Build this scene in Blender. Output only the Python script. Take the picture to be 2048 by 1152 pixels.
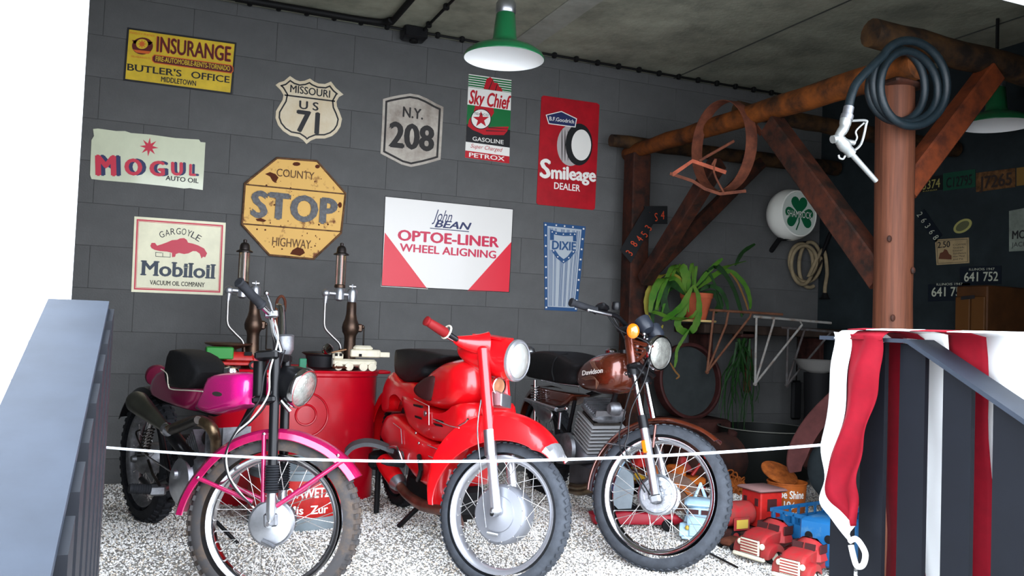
import bpy, bmesh, math, random
from mathutils import Vector as V, Matrix as M
random.seed(7)
C = bpy.context.scene.collection
for o in list(bpy.data.objects): bpy.data.objects.remove(o)
sin, cos, pi, rad = math.sin, math.cos, math.pi, math.radians
# ------------------------------------------------------------ camera
CAM = V((0, 0, 1.1)); FPX = 1735.0
yaw, pit, rol = rad(22.61), rad(2.44), rad(2.245)
CF = V((sin(yaw)*cos(pit), cos(yaw)*cos(pit), sin(pit)))
_r = V((cos(yaw), -sin(yaw), 0)); _u = _r.cross(CF)
CR = _r*cos(rol)+_u*sin(rol); CU = -_r*sin(rol)+_u*cos(rol)
cd = bpy.data.cameras.new('camera'); cam = bpy.data.objects.new('camera', cd); C.objects.link(cam)
cd.sensor_width = 36; cd.lens = 36*FPX/2048; cd.clip_start = .02
cam.matrix_world = M(((CR.x, CU.x, -CF.x, CAM.x), (CR.y, CU.y, -CF.y, CAM.y), (CR.z, CU.z, -CF.z, CAM.z), (0, 0, 0, 1)))
S = bpy.context.scene; S.camera = cam
# ------------------------------------------------------------ world, lights, exposure
w = bpy.data.worlds.new('overcast_sky'); S.world = w; w.use_nodes = True
nt = w.node_tree; bg = nt.nodes['Background']
tc = nt.nodes.new('ShaderNodeTexCoord'); sp = nt.nodes.new('ShaderNodeSeparateXYZ'); cr = nt.nodes.new('ShaderNodeValToRGB')
nt.links.new(tc.outputs['Generated'], sp.inputs[0]); nt.links.new(sp.outputs[2], cr.inputs[0]); nt.links.new(cr.outputs[0], bg.inputs[0])
cr.color_ramp.elements[0].color = (.86, .91, 1, 1); cr.color_ramp.elements[1].color = (.72, .84, 1, 1)
bg.inputs[1].default_value = 5.4
pl = bpy.data.lights.new('opening_portal', 'AREA'); pl.shape = 'RECTANGLE'; pl.size = 3.6; pl.size_y = 2.75; pl.cycles.is_portal = True
po = bpy.data.objects.new('opening_portal', pl); C.objects.link(po); po.location = (1.64, 2.3, 1.1); po.rotation_euler = (rad(90), 0, 0)
S.view_settings.view_transform = 'Standard'; S.view_settings.look = 'None'; S.view_settings.gamma = 1
S.view_settings.use_curve_mapping = False; S.view_settings.exposure = 1.0
# ------------------------------------------------------------ helpers
def ray(u, v): return CF + CR*((u-1024)/FPX) - CU*((v-576)/FPX)
def hit(u, v, o, n):
    d = ray(u, v); return CAM + d*((o-CAM).dot(n)/d.dot(n))
def onX(u, v, x): return hit(u, v, V((x, 0, 0)), V((1, 0, 0)))
def onY(u, v, y): return hit(u, v, V((0, y, 0)), V((0, 1, 0)))
def onZ(u, v, z): return hit(u, v, V((0, 0, z)), V((0, 0, 1)))
def depth(p): return (p-CAM).dot(CF)
def atd(u, v, d): return CAM + ray(u, v)*d
def lin(c):
    r = []
    for x in c[:3]:
        x /= 255; r.append(x/12.92 if x <= .04045 else ((x+.055)/1.055)**2.4)
    return (*r, 1)
MC = {}
def mat(name, rgb, rough=.5, metal=0, var=0, scale=20, rgb2=None, bump=0, coat=0, stretch=None, thresh=None, bscale=None, emis=None, trans=0):
    if name in MC: return MC[name]
    m = bpy.data.materials.new(name); m.use_nodes = True; MC[name] = m
    nt = m.node_tree; b = nt.nodes['Principled BSDF']
    b.inputs['Base Color'].default_value = lin(rgb); b.inputs['Roughness'].default_value = rough; b.inputs['Metallic'].default_value = metal
    b.inputs['Coat Weight'].default_value = coat; b.inputs['Coat Roughness'].default_value = .08
    b.inputs['Specular IOR Level'].default_value = .5 if (metal > .3 or coat > .5 or trans) else (.15 if rough >= .5 else .28)
    if trans: b.inputs['Transmission Weight'].default_value = trans
    if emis: b.inputs['Emission Color'].default_value = lin(emis[:3]); b.inputs['Emission Strength'].default_value = emis[3]
    if var or rgb2 or bump:
        tc = nt.nodes.new('ShaderNodeTexCoord'); mp = nt.nodes.new('ShaderNodeMapping'); nt.links.new(tc.outputs['Object'], mp.inputs[0])
        if stretch: mp.inputs['Scale'].default_value = stretch
        no = nt.nodes.new('ShaderNodeTexNoise'); no.inputs['Scale'].default_value = scale; no.inputs['Detail'].default_value = 7; no.inputs['Roughness'].default_value = .65
        nt.links.new(mp.outputs[0], no.inputs[0])
        if var or rgb2:
            cr = nt.nodes.new('ShaderNodeValToRGB'); e = cr.color_ramp.elements
            t = thresh or (.35, .65); e[0].position, e[1].position = t
            if rgb2: e[0].color = lin(rgb); e[1].color = lin(rgb2)
            else:
                e[0].color = lin([max(0, x*(1-var)) for x in rgb]); e[1].color = lin([min(255, x*(1+var)) for x in rgb])
            nt.links.new(no.outputs[0], cr.inputs[0]); nt.links.new(cr.outputs[0], b.inputs['Base Color'])
        if bump:
            bp = nt.nodes.new('ShaderNodeBump'); bp.inputs['Strength'].default_value = bump; bp.inputs['Distance'].default_value = .01
            if bscale:
                n2 = nt.nodes.new('ShaderNodeTexNoise'); n2.inputs['Scale'].default_value = bscale; nt.links.new(mp.outputs[0], n2.inputs[0]); nt.links.new(n2.outputs[0], bp.inputs['Height'])
            else: nt.links.new(no.outputs[0], bp.inputs['Height'])
            nt.links.new(bp.outputs[0], b.inputs['Normal'])
    return m
def top(o):
    while o.parent: o = o.parent
    return o
class MB:
    def __init__(s, xf=None): s.v = []; s.f = []; s.mi = []; s.xf = xf; s.cm = 0
    def add(s, vs, fs):
        n = len(s.v)
        for p in vs:
            p = V(p); s.v.append(s.xf @ p if s.xf else p)
        for f in fs: s.f.append([i+n for i in f]); s.mi.append(s.cm)
        return s
    def box(s, c, d, R=None, bev=0, taper=(1, 1)):
        c = V(c); x, y, z = d[0]/2, d[1]/2, d[2]/2; R = R or M.Identity(3)
        if bev:
            b = min(bev, x*.9, y*.9, z*.9); vs = []; 
            prof = [(-z, b), (-z+b, 0), (z-b, 0), (z, b)]
            for zz, ins in prof:
                k = taper if zz > 0 else (1, 1)
                X, Y = x*k[0]-ins, y*k[1]-ins; 
                for px, py in ((X-b, -Y), (X, -Y+b), (X, Y-b), (X-b, Y), (-X+b, Y), (-X, Y-b), (-X, -Y+b), (-X+b, -Y)): vs.append(c+R@V((px, py, zz)))
            fs = [[k*8+i, k*8+(i+1) % 8, (k+1)*8+(i+1) % 8, (k+1)*8+i] for k in range(3) for i in range(8)]
            fs += [list(range(7, -1, -1)), list(range(24, 32))]
            return s.add(vs, fs)
        vs = [c+R@V((sx*x*(taper[0] if sz > 0 else 1), sy*y*(taper[1] if sz > 0 else 1), sz*z)) for sz in (-1, 1) for sy in (-1, 1) for sx in (-1, 1)]
        return s.add(vs, [[0, 2, 3, 1], [4, 5, 7, 6], [0, 1, 5, 4], [2, 6, 7, 3], [0, 4, 6, 2], [1, 3, 7, 5]])
    def tube(s, pts, r, seg=10, closed=False, cap=True, flat=None):
        pts = [V(p) for p in pts]; n = len(pts); rs = r if isinstance(r, (list, tuple)) else [r]*n
        vs = []; up = None
        for i, p in enumerate(pts):
            if closed: t = pts[(i+1) % n]-pts[i-1]
            else: t = pts[min(i+1, n-1)]-pts[max(i-1, 0)]
            t.normalize()
            if up is None:
                up = t.orthogonal().normalized() if flat is None else (V(flat)-t*V(flat).dot(t)).normalized()
            else:
                up = (up-t*up.dot(t)); up = up.normalized() if up.length > 1e-6 else t.orthogonal().normalized()
            si = t.cross(up)
            for k in range(seg):
                a = 2*pi*k/seg; vs.append(p+(up*cos(a)+si*sin(a))*rs[i])
        fs = []
        for i in range(n if closed else n-1):
            j = (i+1) % n
            for k in range(seg): k2 = (k+1) % seg; fs.append([i*seg+k, i*seg+k2, j*seg+k2, j*seg+k])
        if cap and not closed: fs += [list(range(seg-1, -1, -1)), list(range((n-1)*seg, n*seg))]
        return s.add(vs, fs)
    def lathe(s, prof, o, ax, seg=32, x=None, squash=1, cap=True):
        o = V(o); ax = V(ax).normalized(); x = V(x).normalized() if x else ax.orthogonal().normalized(); x = (x-ax*x.dot(ax)).normalized(); y = ax.cross(x)
        vs = [o+ax*h+(x*cos(2*pi*k/seg)+y*sin(2*pi*k/seg)*squash)*r for r, h in prof for k in range(seg)]
        fs = [[i*seg+k, i*seg+(k+1) % seg, (i+1)*seg+(k+1) % seg, (i+1)*seg+k] for i in range(len(prof)-1) for k in range(seg)]
        if cap: fs += [list(range(seg-1, -1, -1)), list(range((len(prof)-1)*seg, len(prof)*seg))]
        return s.add(vs, fs)
    def prism(s, poly, off):
        n = len(poly); off = V(off); poly = [V(p) for p in poly]
        return s.add(poly+[p+off for p in poly], [list(range(n)), list(range(2*n-1, n-1, -1))]+[[i, n+i, n+(i+1) % n, (i+1) % n] for i in range(n)])
    def slab(s, poly, nv, half, p=2.5, smin=.55, k=9, mid=0):
        # rounded body: outline poly (3D, on its middle plane), swollen to +-half along nv
        poly = [V(q) for q in poly]; n = len(poly); c = sum(poly, V())/n; nv = V(nv).normalized(); vs = []
        for i in range(k):
            t = -cos(pi*i/(k-1)); sc = smin+(1-smin)*(max(0, 1-abs(t)**p))**(1/p)
            for q in poly: vs.append(c+(q-c)*sc+nv*(half*t+mid))
        fs = [[i*n+j, i*n+(j+1) % n, (i+1)*n+(j+1) % n, (i+1)*n+j] for i in range(k-1) for j in range(n)]
        fs += [list(range(n-1, -1, -1)), list(range((k-1)*n, k*n))]
        return s.add(vs, fs)
    def ell(s, c, r, R=None, seg=20, rings=12):
        c = V(c); R = R or M.Identity(3); vs = []
        for i in range(rings+1):
            a = pi*(i+.001)/(rings+.002)
            for k in range(seg): b = 2*pi*k/seg; vs.append(c+R@V((r[0]*sin(a)*cos(b), r[1]*sin(a)*sin(b), r[2]*cos(a))))
        return s.add(vs, [[i*seg+k, (i+1)*seg+k, (i+1)*seg+(k+1) % seg, i*seg+(k+1) % seg] for i in range(rings) for k in range(seg)])
    def strip(s, pts, wid, side, th=.002):
        # flat ribbon with thickness; wid per point, side vector(s)
        n = len(pts); vs = []
        for i, p in enumerate(pts):
            p = V(p); t = (V(pts[min(i+1, n-1)])-V(pts[max(i-1, 0)])).normalized(); sd = V(side)-t*V(side).dot(t); sd = sd.normalized() if sd.length > 1e-5 else t.orthogonal().normalized(); nn = t.cross(sd)
            ww = wid[i] if isinstance(wid, (list, tuple)) else wid
            vs += [p+sd*ww/2+nn*th/2, p-sd*ww/2+nn*th/2, p-sd*ww/2-nn*th/2, p+sd*ww/2-nn*th/2]
        fs = [[i*4+k, i*4+(k+1) % 4, i*4+4+(k+1) % 4, i*4+4+k] for i in range(n-1) for k in range(4)]+[[3, 2, 1, 0], [n*4-4, n*4-3, n*4-2, n*4-1]]
        return s.add(vs, fs)
    def build(s, name, m, parent=None, smooth=True, label=None, cat=None, group=None, kind=None, ang=40):
        me = bpy.data.meshes.new(name); o = bpy.data.objects.new(name, me); C.objects.link(o)
        vs = s.v
        if parent:
            o.parent = parent; inv = RM[top(parent).name].inverted(); vs = [inv@v for v in vs]
        else:
            lo = V([min(v[i] for v in vs) for i in range(3)]); hi = V([max(v[i] for v in vs) for i in range(3)])
            base = V(((lo.x+hi.x)/2, (lo.y+hi.y)/2, lo.z)); o.location = base; vs = [v-base for v in vs]; RM[o.name] = M.Translation(base)
        me.from_pydata([tuple(v) for v in vs], [], s.f)
        for mm in (m if isinstance(m, (list, tuple)) else [m]): me.materials.append(mm)
        if isinstance(m, (list, tuple)): me.polygons.foreach_set('material_index', s.mi)
        bm = bmesh.new(); bm.from_mesh(me); bmesh.ops.recalc_face_normals(bm, faces=bm.faces); bm.to_mesh(me); bm.free()
        if smooth:
            me.polygons.foreach_set('use_smooth', [True]*len(me.polygons)); me.set_sharp_from_angle(angle=rad(ang))
        tag(o, label, cat, group, kind)
        return o
RM = {}
def tag(o, label=None, cat=None, group=None, kind=None):
    if label: o['label'] = label
    if cat: o['category'] = cat
    if group: o['group'] = group
    if kind: o['kind'] = kind
def root(name, loc, label, cat, group=None, rz=0, ry=0, rx=0):
    o = bpy.data.objects.new(name, None); C.objects.link(o); o.location = loc; o.rotation_euler = (rx, ry, rz); o.empty_display_size = .1
    RM[o.name] = M.LocRotScale(V(loc), o.rotation_euler, None); tag(o, label, cat, group); return o
def smoothc(pts, k=6, closed=False):
    pts = [V(p) for p in pts]; n = len(pts); out = []
    rng = range(n if closed else n-1)
    for i in rng:
        if closed: a, b, c, d = pts[i-1], pts[i], pts[(i+1) % n], pts[(i+2) % n]
        else: a, b, c, d = pts[max(i-1, 0)], pts[i], pts[i+1], pts[min(i+2, n-1)]
        for j in range(k):
            t = j/k; out.append(.5*((2*b)+(c-a)*t+(2*a-5*b+4*c-d)*t*t+(3*b-a-3*c+d)*t**3))
    if not closed: out.append(pts[-1])
    return out
def text_mesh(txt, shear=0, bold=0, space=1, serif=False, thick=False):
    ex = bold if thick else 0; bold = 0
    cu = bpy.data.curves.new('t', 'FONT'); cu.body = txt; cu.size = 1; cu.shear = shear; cu.offset = bold; cu.space_character = space; cu.resolution_u = 3
    o = bpy.data.objects.new('t', cu); C.objects.link(o); dg = bpy.context.evaluated_depsgraph_get()
    me = bpy.data.meshes.new_from_object(o.evaluated_get(dg)); bpy.data.objects.remove(o)
    vs = [v.co.copy() for v in me.vertices]; fs = [list(p.vertices) for p in me.polygons]; bpy.data.meshes.remove(me)
    if ex:
        n = len(vs); base = list(vs); bf = list(fs)
        for dx, dy in ((ex, 0), (-ex, 0), (0, ex*.6), (0, -ex*.6)):
            k = len(vs); lay = .00012*(k//n); vs += [V((v.x+dx, v.y+dy, lay)) for v in base]; fs += [[i+k for i in f] for f in bf]
    if serif:
        es = set()
        for f in list(fs):
            for i in range(len(f)):
                a, b = vs[f[i]], vs[f[(i+1) % len(f)]]
                if abs(a.y-b.y) < .004 and .05 < abs(a.x-b.x) < .2:
                    y = round(a.y, 2)
                    if abs(a.y) < .03 or abs(a.y-.7) < .06 or abs(a.y-.5) < .05: es.add((round(min(a.x, b.x), 2), round(max(a.x, b.x), 2), y))
        for x0, x1, y in es:
            yy = y+.035 if y < .1 else y-.035; k = len(vs); vs += [V((x0-.055, min(y, yy), .0008+k*1e-7)), V((x1+.055, min(y, yy), .0008+k*1e-7)), V((x1+.055, max(y, yy), .0008+k*1e-7)), V((x0-.055, max(y, yy), .0008+k*1e-7))]; fs.append([k, k+1, k+2, k+3])
    return vs, fs
CAP = max(v.y for v in text_mesh('H')[0])
class Plane:
    # a plane in the world; p(u,v,off) -> point on it, off metres towards the viewer side
    def __init__(s, o, n, up=(0, 0, 1)): s.o = V(o); s.n = V(n).normalized(); s.up = V(up)
    def p(s, u, v, off=0): return hit(u, v, s.o+s.n*off, s.n)
def text_on(pln, parent, txt, L, R, hpx, m, off=.006, shear=0, bold=0, name='lettering', space=1, raised=0, serif=False):
    vs, fs = text_mesh(txt, shear, bold, space, serif, True)
    a = pln.p(*L, off); b = pln.p(*R, off); x = b-a; W = x.length; x.normalize(); up = pln.up-x*pln.up.dot(x); up -= pln.n*up.dot(pln.n); up.normalize()
    x0 = min(v.x for v in vs); x1 = max(v.x for v in vs); sx = W/(x1-x0); h = hpx*depth((a+b)/2)/FPX; sy = h/CAP
    mb = MB()
    pts = [a+x*((v.x-x0)*sx)+up*(v.y*sy)+pln.n*v.z for v in vs]
    mb.add(pts, fs)
    if raised:
        pts = [p-pln.n*(p-a).dot(pln.n)+pln.n*(v.z*.5) for p, v in zip(pts, vs)]
        n = len(pts); 
        mb.add([p+pln.n*raised for p in pts], fs)
        # side walls from boundary edges
        from collections import Counter
        ec = Counter(tuple(sorted((f[i], f[(i+1) % len(f)]))) for f in fs for i in range(len(f)))
        mb.f += [[e[0], e[1], e[1]+n, e[0]+n] for e, c in ec.items() if c == 1]; mb.mi += [0]*sum(1 for c in ec.values() if c == 1)
    return mb.build(name, m, parent, smooth=False)
def flat_on(pln, parent, polys, m, off, name='print', th=0):
    mb = MB()
    for poly in polys:
        P = [pln.p(u, v, off) for u, v in poly]
        mb.prism(P, pln.n*-.0006)
    return mb.build(name, m, parent, smooth=False)
def circ(cx, cy, rx, ry=None, n=32, a0=0, a1=2*pi, rot=0):
    ry = ry or rx; r = []
    for k in range(n):
        a = a0+(a1-a0)*k/(n if abs(a1-a0-2*pi) < 1e-6 else n-1); x, y = rx*cos(a), ry*sin(a); r.append((cx+x*cos(rot)-y*sin(rot), cy+x*sin(rot)+y*cos(rot)))
    return r
def star(cx, cy, ro, ri, n, rot=0): return [(cx+(ro if k % 2 == 0 else ri)*sin(rot+pi*k/n), cy-(ro if k % 2 == 0 else ri)*cos(rot+pi*k/n)) for k in range(2*n)]
def ringpoly(poly, w):
    # band along a closed outline, inset by factor
    cx = sum(p[0] for p in poly)/len(poly); cy = sum(p[1] for p in poly)/len(poly)
    n = len(poly); inn = []
    area = sum(poly[i][0]*poly[(i+1) % n][1]-poly[(i+1) % n][0]*poly[i][1] for i in range(n)); sg = 1 if area > 0 else -1
    for i in range(n):
        p0, p1, p2 = poly[i-1], poly[i], poly[(i+1) % n]
        def nrm(a, b):
            dx, dy = b[0]-a[0], b[1]-a[1]; l = math.hypot(dx, dy) or 1; return (-dy/l*sg, dx/l*sg)
        n1, n2 = nrm(p0, p1), nrm(p1, p2); m = (n1[0]+n2[0], n1[1]+n2[1]); l2 = (m[0]**2+m[1]**2)/2 or 1
        k = min(1/max(l2, .35), 2); inn.append((p1[0]+m[0]*w*k, p1[1]+m[1]*w*k))
    return inn
def band_on(pln, parent, poly, w0, w1, m, off, name='border'):
    a = ringpoly(poly, w0); b = ringpoly(poly, w1); n = len(a)
    return flat_on(pln, parent, [[a[i], a[(i+1) % n], b[(i+1) % n], b[i]] for i in range(n)], m, off, name)
# ------------------------------------------------------------ materials
WALL = mat('grey_block_paint', (86, 86, 85), .78, var=.05, scale=3, bump=.25, bscale=90)
CONC = mat('concrete_ceiling', (134, 134, 118), .9, var=.16, scale=2.2, bump=.4, bscale=30)
CONC2 = mat('pale_concrete_joint', (140, 140, 130), .9, var=.08, scale=5, bump=.3)
WHITEWALL = mat('white_plaster', (236, 238, 240), .8, var=.02, scale=6)
GRAV = mat('gravel_base', (176, 172, 163), .95, var=.18, scale=160, bump=.8)
PAVE = mat('outdoor_paving', (150, 150, 148), .9, var=.1, scale=5)
STEEL = mat('painted_steel_grey', (15, 17, 22), .5, 0, var=.05, scale=12)
BLACK = mat('black_paint', (16, 16, 18), .35); BLACKM = mat('black_matt', (20, 20, 21), .7)
RUB = mat('rubber', (34, 35, 38), .72, var=.15, scale=25); RUB1 = mat('dusty_rubber', (62, 60, 60), .8, rgb2=(92, 76, 62), scale=14, thresh=(.45, .7)); RUB3 = mat('grey_rubber', (58, 61, 66), .7, var=.12, scale=18)
CHROME = mat('chrome', (205, 205, 208), .12, 1); ALU = mat('aluminium', (176, 178, 182), .38, 1, var=.06, scale=20); ALUD = mat('dull_aluminium', (120, 121, 124), .5, .9, var=.18, scale=18)
DSTEEL = mat('dark_steel', (54, 50, 46), .4, .9, var=.3, scale=12); PIPE = mat('heat_stained_pipe', (98, 82, 62), .35, .9, var=.25, scale=14)
PINK = mat('metallic_pink_paint', (238, 24, 140), .28, .2, var=.06, scale=300, coat=1); PINKD = mat('pink_fender_paint', (168, 14, 78), .3, .25, coat=1, var=.05, scale=60)
RED = mat('gloss_red_paint', (206, 8, 18), .3, 0, coat=.6, var=.03, scale=8); REDD = mat('barrel_red_paint', (178, 4, 26), .3, 0, coat=.2, var=.05, scale=4)
REDG = mat('dark_red_rubber', (120, 26, 28), .5); BROWN = mat('bronze_brown_paint', (98, 42, 24), .25, .5, coat=1, var=.12, scale=8)
SEAT = mat('black_vinyl', (26, 26, 27), .55, bump=.15, bscale=220, var=.1, scale=9)
SPOKE = mat('spoke_steel', (190, 188, 184), .3, .9)
GLASS = mat('headlight_glass', (150, 150, 142), .15, .5, var=.12, scale=30, coat=1, bump=.25, bscale=120)
AMBER = mat('amber_lens', (235, 110, 8), .2, coat=1); IVORY = mat('ivory_trim', (218, 210, 190), .35)
WOOD = mat('stained_timber', (118, 58, 28), .6, rgb2=(66, 30, 18), scale=5, stretch=(1, 1, .12), thresh=(.35, .7), bump=.35)
WOODR = mat('red_stained_beam', (68, 34, 22), .65, rgb2=(30, 21, 17), scale=11, thresh=(.33, .62), bump=.4)
WOODO = mat('orange_log', (112, 60, 22), .65, rgb2=(42, 25, 14), scale=8, thresh=(.35, .66), bump=.4)
RUST = mat('rusty_iron', (104, 58, 40), .8, rgb2=(72, 40, 30), scale=14, bump=.3); RUSTD = mat('dark_rusty_iron', (52, 30, 26), .8, var=.3, scale=9, bump=.3)
ORUST = mat('orange_rust', (170, 92, 38), .8, rgb2=(116, 58, 26), scale=24, bump=.4)
GREEN = mat('green_enamel', (18, 92, 52), .3, coat=.5); WENAM = mat('white_enamel', (225, 225, 222), .35)
TERRA = mat('terracotta', (178, 88, 58), .75, var=.08, scale=8)
LEAF = mat('leaf_green', (46, 94, 24), .5, rgb2=(80, 108, 36), scale=9); LEAFD = mat('dark_leaf', (24, 52, 20), .55, var=.25, scale=9)
# ------------------------------------------------------------ the room
YW = 5.65; XR = 5.1; ZC = 3.05
def zg(y, x=0):
    t = max(0, min(1, (y-3.5)/.7)); return .08*t*t*(3-2*t)
mb = MB(); nx, ny = 60, 40; x0, x1, y0, y1 = -1.3, XR, 2.62, YW
vs = [(x0+(x1-x0)*i/nx, y0+(y1-y0)*j/ny, zg(y0+(y1-y0)*j/ny)-.006) for j in range(ny+1) for i in range(nx+1)]
mb.add(vs, [[j*(nx+1)+i, j*(nx+1)+i+1, (j+1)*(nx+1)+i+1, (j+1)*(nx+1)+i] for j in range(ny) for i in range(nx)])
fl = mb.build('floor', GRAV, kind='structure')
mb = MB().box((1.9, -1.2, -.65), (12, 7.6, .1)); mb.box((1.9, 2.61, -.31), (6.4, .06, .62)); mb.build('bounce_slab_1', PAVE, smooth=False, kind='structure')  # unseen outdoor slab added to bounce daylight inside; upright closes the gravel bed
# gravel stones
import random as R_
rg = R_.Random(3); mb = MB(); SV = [(1, 0, 0), (0, 1, 0), (-1, 0, 0), (0, -1, 0), (0, 0, 1), (0, 0, -.6)]; SF = [[0, 1, 4], [1, 2, 4], [2, 3, 4], [3, 0, 4]]
vsl = []; fsl = []; mil = []; cnt = 0
for k in range(185000):
    y = 2.75+2.85*rg.random()**1.2; x = -.95+rg.random()*5.2
    if x > 2.4+.62*y and y < 4: continue
    if y > 4.6 and rg.random() < .4: continue
    r = .0032+.0038*rg.random(); a = rg.random()*6.28; e = .7+rg.random()*.6; z = zg(y)-.002; tx, ty = rg.uniform(-.4, .4), rg.uniform(-.4, .4)
    b = len(vsl); ca, sa = cos(a), sin(a)
    for (px, py, pz) in SV[:5]:
        X = px*r*e; Y = py*r/e; Z = pz*r*.9+(tx*X+ty*Y); vsl.append((x+X*ca-Y*sa, y+X*sa+Y*ca, z+Z))
    m_ = rg.choice((0, 0, 0, 0, 0, 1, 1, 1, 2, 2, 3)); 
    for f in SF: fsl.append([b+i for i in f]); mil.append(m_)
me = bpy.data.meshes.new('gravel'); me.from_pydata(vsl, [], fsl); go = bpy.data.objects.new('gravel', me); C.objects.link(go)
for n_, c_ in (('pale_stone', (242, 240, 234)), ('grey_stone', (208, 205, 200)), ('tan_stone', (210, 196, 176)), ('dark_stone', (128, 122, 118))): me.materials.append(mat(n_, c_, .85))
me.polygons.foreach_set('material_index', mil); tag(go, 'pale loose gravel covering the floor under the motorcycles', 'gravel', kind='stuff')
# back wall with painted blocks
mb = MB().box(((x0+XR)/2, YW+.13, ZC/2), (XR-x0+.4, .25, ZC)); wb = mb.build('wall_back', mat('joint_paint', (78, 78, 77), .9), smooth=False, kind='structure')
bw, bh = .5, .25; meshes = {}
def block(xa, xb, za, zb):
    key = (round(xb-xa, 3), round(zb-za, 3)); inv = RM[wb.name].inverted(); c = V(((xa+xb)/2, YW, (za+zb)/2))
    if key not in meshes:
        m2 = MB().box((0, .01, 0), (xb-xa, .02, zb-za)); me = bpy.data.meshes.new('block'); X, Z = (xb-xa)/2-.0006, (zb-za)/2-.0006; b = .0016
        v = [(-X, .01, -Z), (X, .01, -Z), (X, .01, Z), (-X, .01, Z), (-X, b, -Z), (X, b, -Z), (X, b, Z), (-X, b, Z), (-X+b, 0, -Z+b), (X-b, 0, -Z+b), (X-b, 0, Z-b), (-X+b, 0, Z-b)]
        me.from_pydata(v, [], [[i, (i+1) % 4, 4+(i+1) % 4, 4+i] for i in range(4)]+[[4+i, 4+(i+1) % 4, 8+(i+1) % 4, 8+i] for i in range(4)]+[[8, 9, 10, 11]]); me.materials.append(WALL); meshes[key] = me
    o = bpy.data.objects.new('block', meshes[key]); C.objects.link(o); o.parent = wb; o.location = inv@c
zr = .22-bh; row = 0
while zr < ZC:
    za, zb = max(zr, 0), min(zr+bh, ZC); xx = x0-(.25 if row % 2 else 0)+.21
    while xx < XR:
        a_, b_ = max(xx, x0), min(xx+bw, XR)
        if b_-a_ > .05: block(a_, b_, za, zb)
        xx += bw
    zr += bh; row += 1
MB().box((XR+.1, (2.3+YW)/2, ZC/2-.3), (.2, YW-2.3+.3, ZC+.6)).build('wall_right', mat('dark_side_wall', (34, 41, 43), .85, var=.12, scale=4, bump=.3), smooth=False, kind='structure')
MB().box((x0-.1, (2.3+YW)/2, ZC/2-.3), (.2, YW-2.3+.3, ZC+.6)).build('wall_left', WALL, smooth=False, kind='structure')
MB().box((4.15, 2.25, ZC/2-.3), (1.9, .14, ZC+.6)).build('wall_front', WHITEWALL, smooth=False, kind='structure')  # unseen wall right of the opening, widened to keep daylight off that corner
MB().box((1.2, 2.25, (ZC+2.42)/2), (5.2, .14, ZC-2.42)).build('wall_front', WHITEWALL, smooth=False, kind='structure')  # unseen header over the opening, added to darken the upper wall
ce = MB().box(((x0+XR)/2, (2.18+YW)/2+.1, ZC+.1), (XR-x0+.4, YW-2.18+.4, .2)).build('ceiling', CONC, smooth=False, kind='structure')
def onceil(u, v): return onZ(u, v, ZC)
a = onceil(1036, 72); b = onceil(1139, 0); c = onceil(1200, 3); xa, xb = (a.x+b.x)/2, c.x
MB().box(((xa+xb)/2, (2.3+YW)/2, ZC-.003), (xb-xa, YW-2.3, .006)).build('joint', CONC2, ce, smooth=False)
MB().box((xb+1.25, (2.3+YW)/2, ZC-.002), (.012, YW-2.3, .004)).build('joint', mat('dark_joint', (70, 72, 66), .9), ce, smooth=False)
MB().box((xb+2.3, (2.3+YW)/2, ZC-.002), (.012, YW-2.3, .004)).build('joint', MC['dark_joint'], ce, smooth=False)
# white pillar at the left of the opening
pil = onY(153, 300, 2.25).x
mb = MB(); mb.box((pil-.72, 2.31, 1.25), (1.44, .10, 3.9)); p_ = mb.build('wall_front', WHITEWALL, smooth=False, kind='structure')
mb = MB()
for (u, v, r) in ((70, 40, .004), (64, 692, .008), (57, 683, .005), (25, 760, .004), (80, 377, .003), (76, 368, .003)):
    p = onY(u, v, 2.26); mb.add([p+V((cos(k*1.05)*r*(1+.4*sin(k*2.3)), -.0012, sin(k*1.05)*r)) for k in range(6)], [[0, 1, 2, 3, 4, 5]])
mb.build('plaster_chip', mat('chip_grey', (120, 122, 125), .9), p_, smooth=False)
# conduit along the ceiling
CB = mat('black_conduit', (18, 18, 18), .6)
yc = onceil(1200, 121).y
def conduit():
    a, b = onceil(470, -3), onceil(1640, 192); a.z = b.z = ZC-.02; yy = yc
    r = root('electric_conduit', (2, yy, ZC-.02), 'black electric conduit running along the ceiling above the signs', 'conduit')
    MB().tube([(a.x, yy, a.z), (b.x, yy, b.z)], .009, 8).build('pipe', CB, r)
    n = 26
    for i in range(n):
        x = a.x+(b.x-a.x)*(i+.5)/n; MB().box((x, yy, ZC-.02), (.03, .035, .04), bev=.006).build('clip', CB, r)
    p = onceil(828, 57); bx = MB().box((p.x, yy, ZC-.04), (.16, .13, .08), bev=.01); bo = bx.build('junction_box', BLACK, r)
    MB().lathe([(.03, 0), (.03, .012), (.012, .016)], (p.x, yy, ZC-.095), (0, 0, 1), 12).build('box_cap', CB, bo)
    MB().tube([(p.x+.05, yy, ZC-.03), (p.x+.05, yy-.1, ZC-.02), (p.x+.05, 2.4, ZC-.02)], .009, 8).build('branch_pipe', CB, r)
    for i in range(8): MB().box((p.x+.05, yy-.17-i*.36, ZC-.02), (.035, .03, .04), bev=.006).build('clip', CB, r)
    q = onceil(765, 38); mb = MB(); pts = smoothc([(a.x-.3, yy-.075, ZC-.03), (q.x-.5, yy-.075, ZC-.03), (q.x-.08, yy-.08, ZC-.03), (q.x+.03, yy-.16, ZC-.03), (q.x+.05, yy-.4, ZC-.03), (q.x+.05, 2.4, ZC-.03)], 8)
    mb.tube(pts, .02, 10).build('thick_pipe', CB, r)
conduit()
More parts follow.
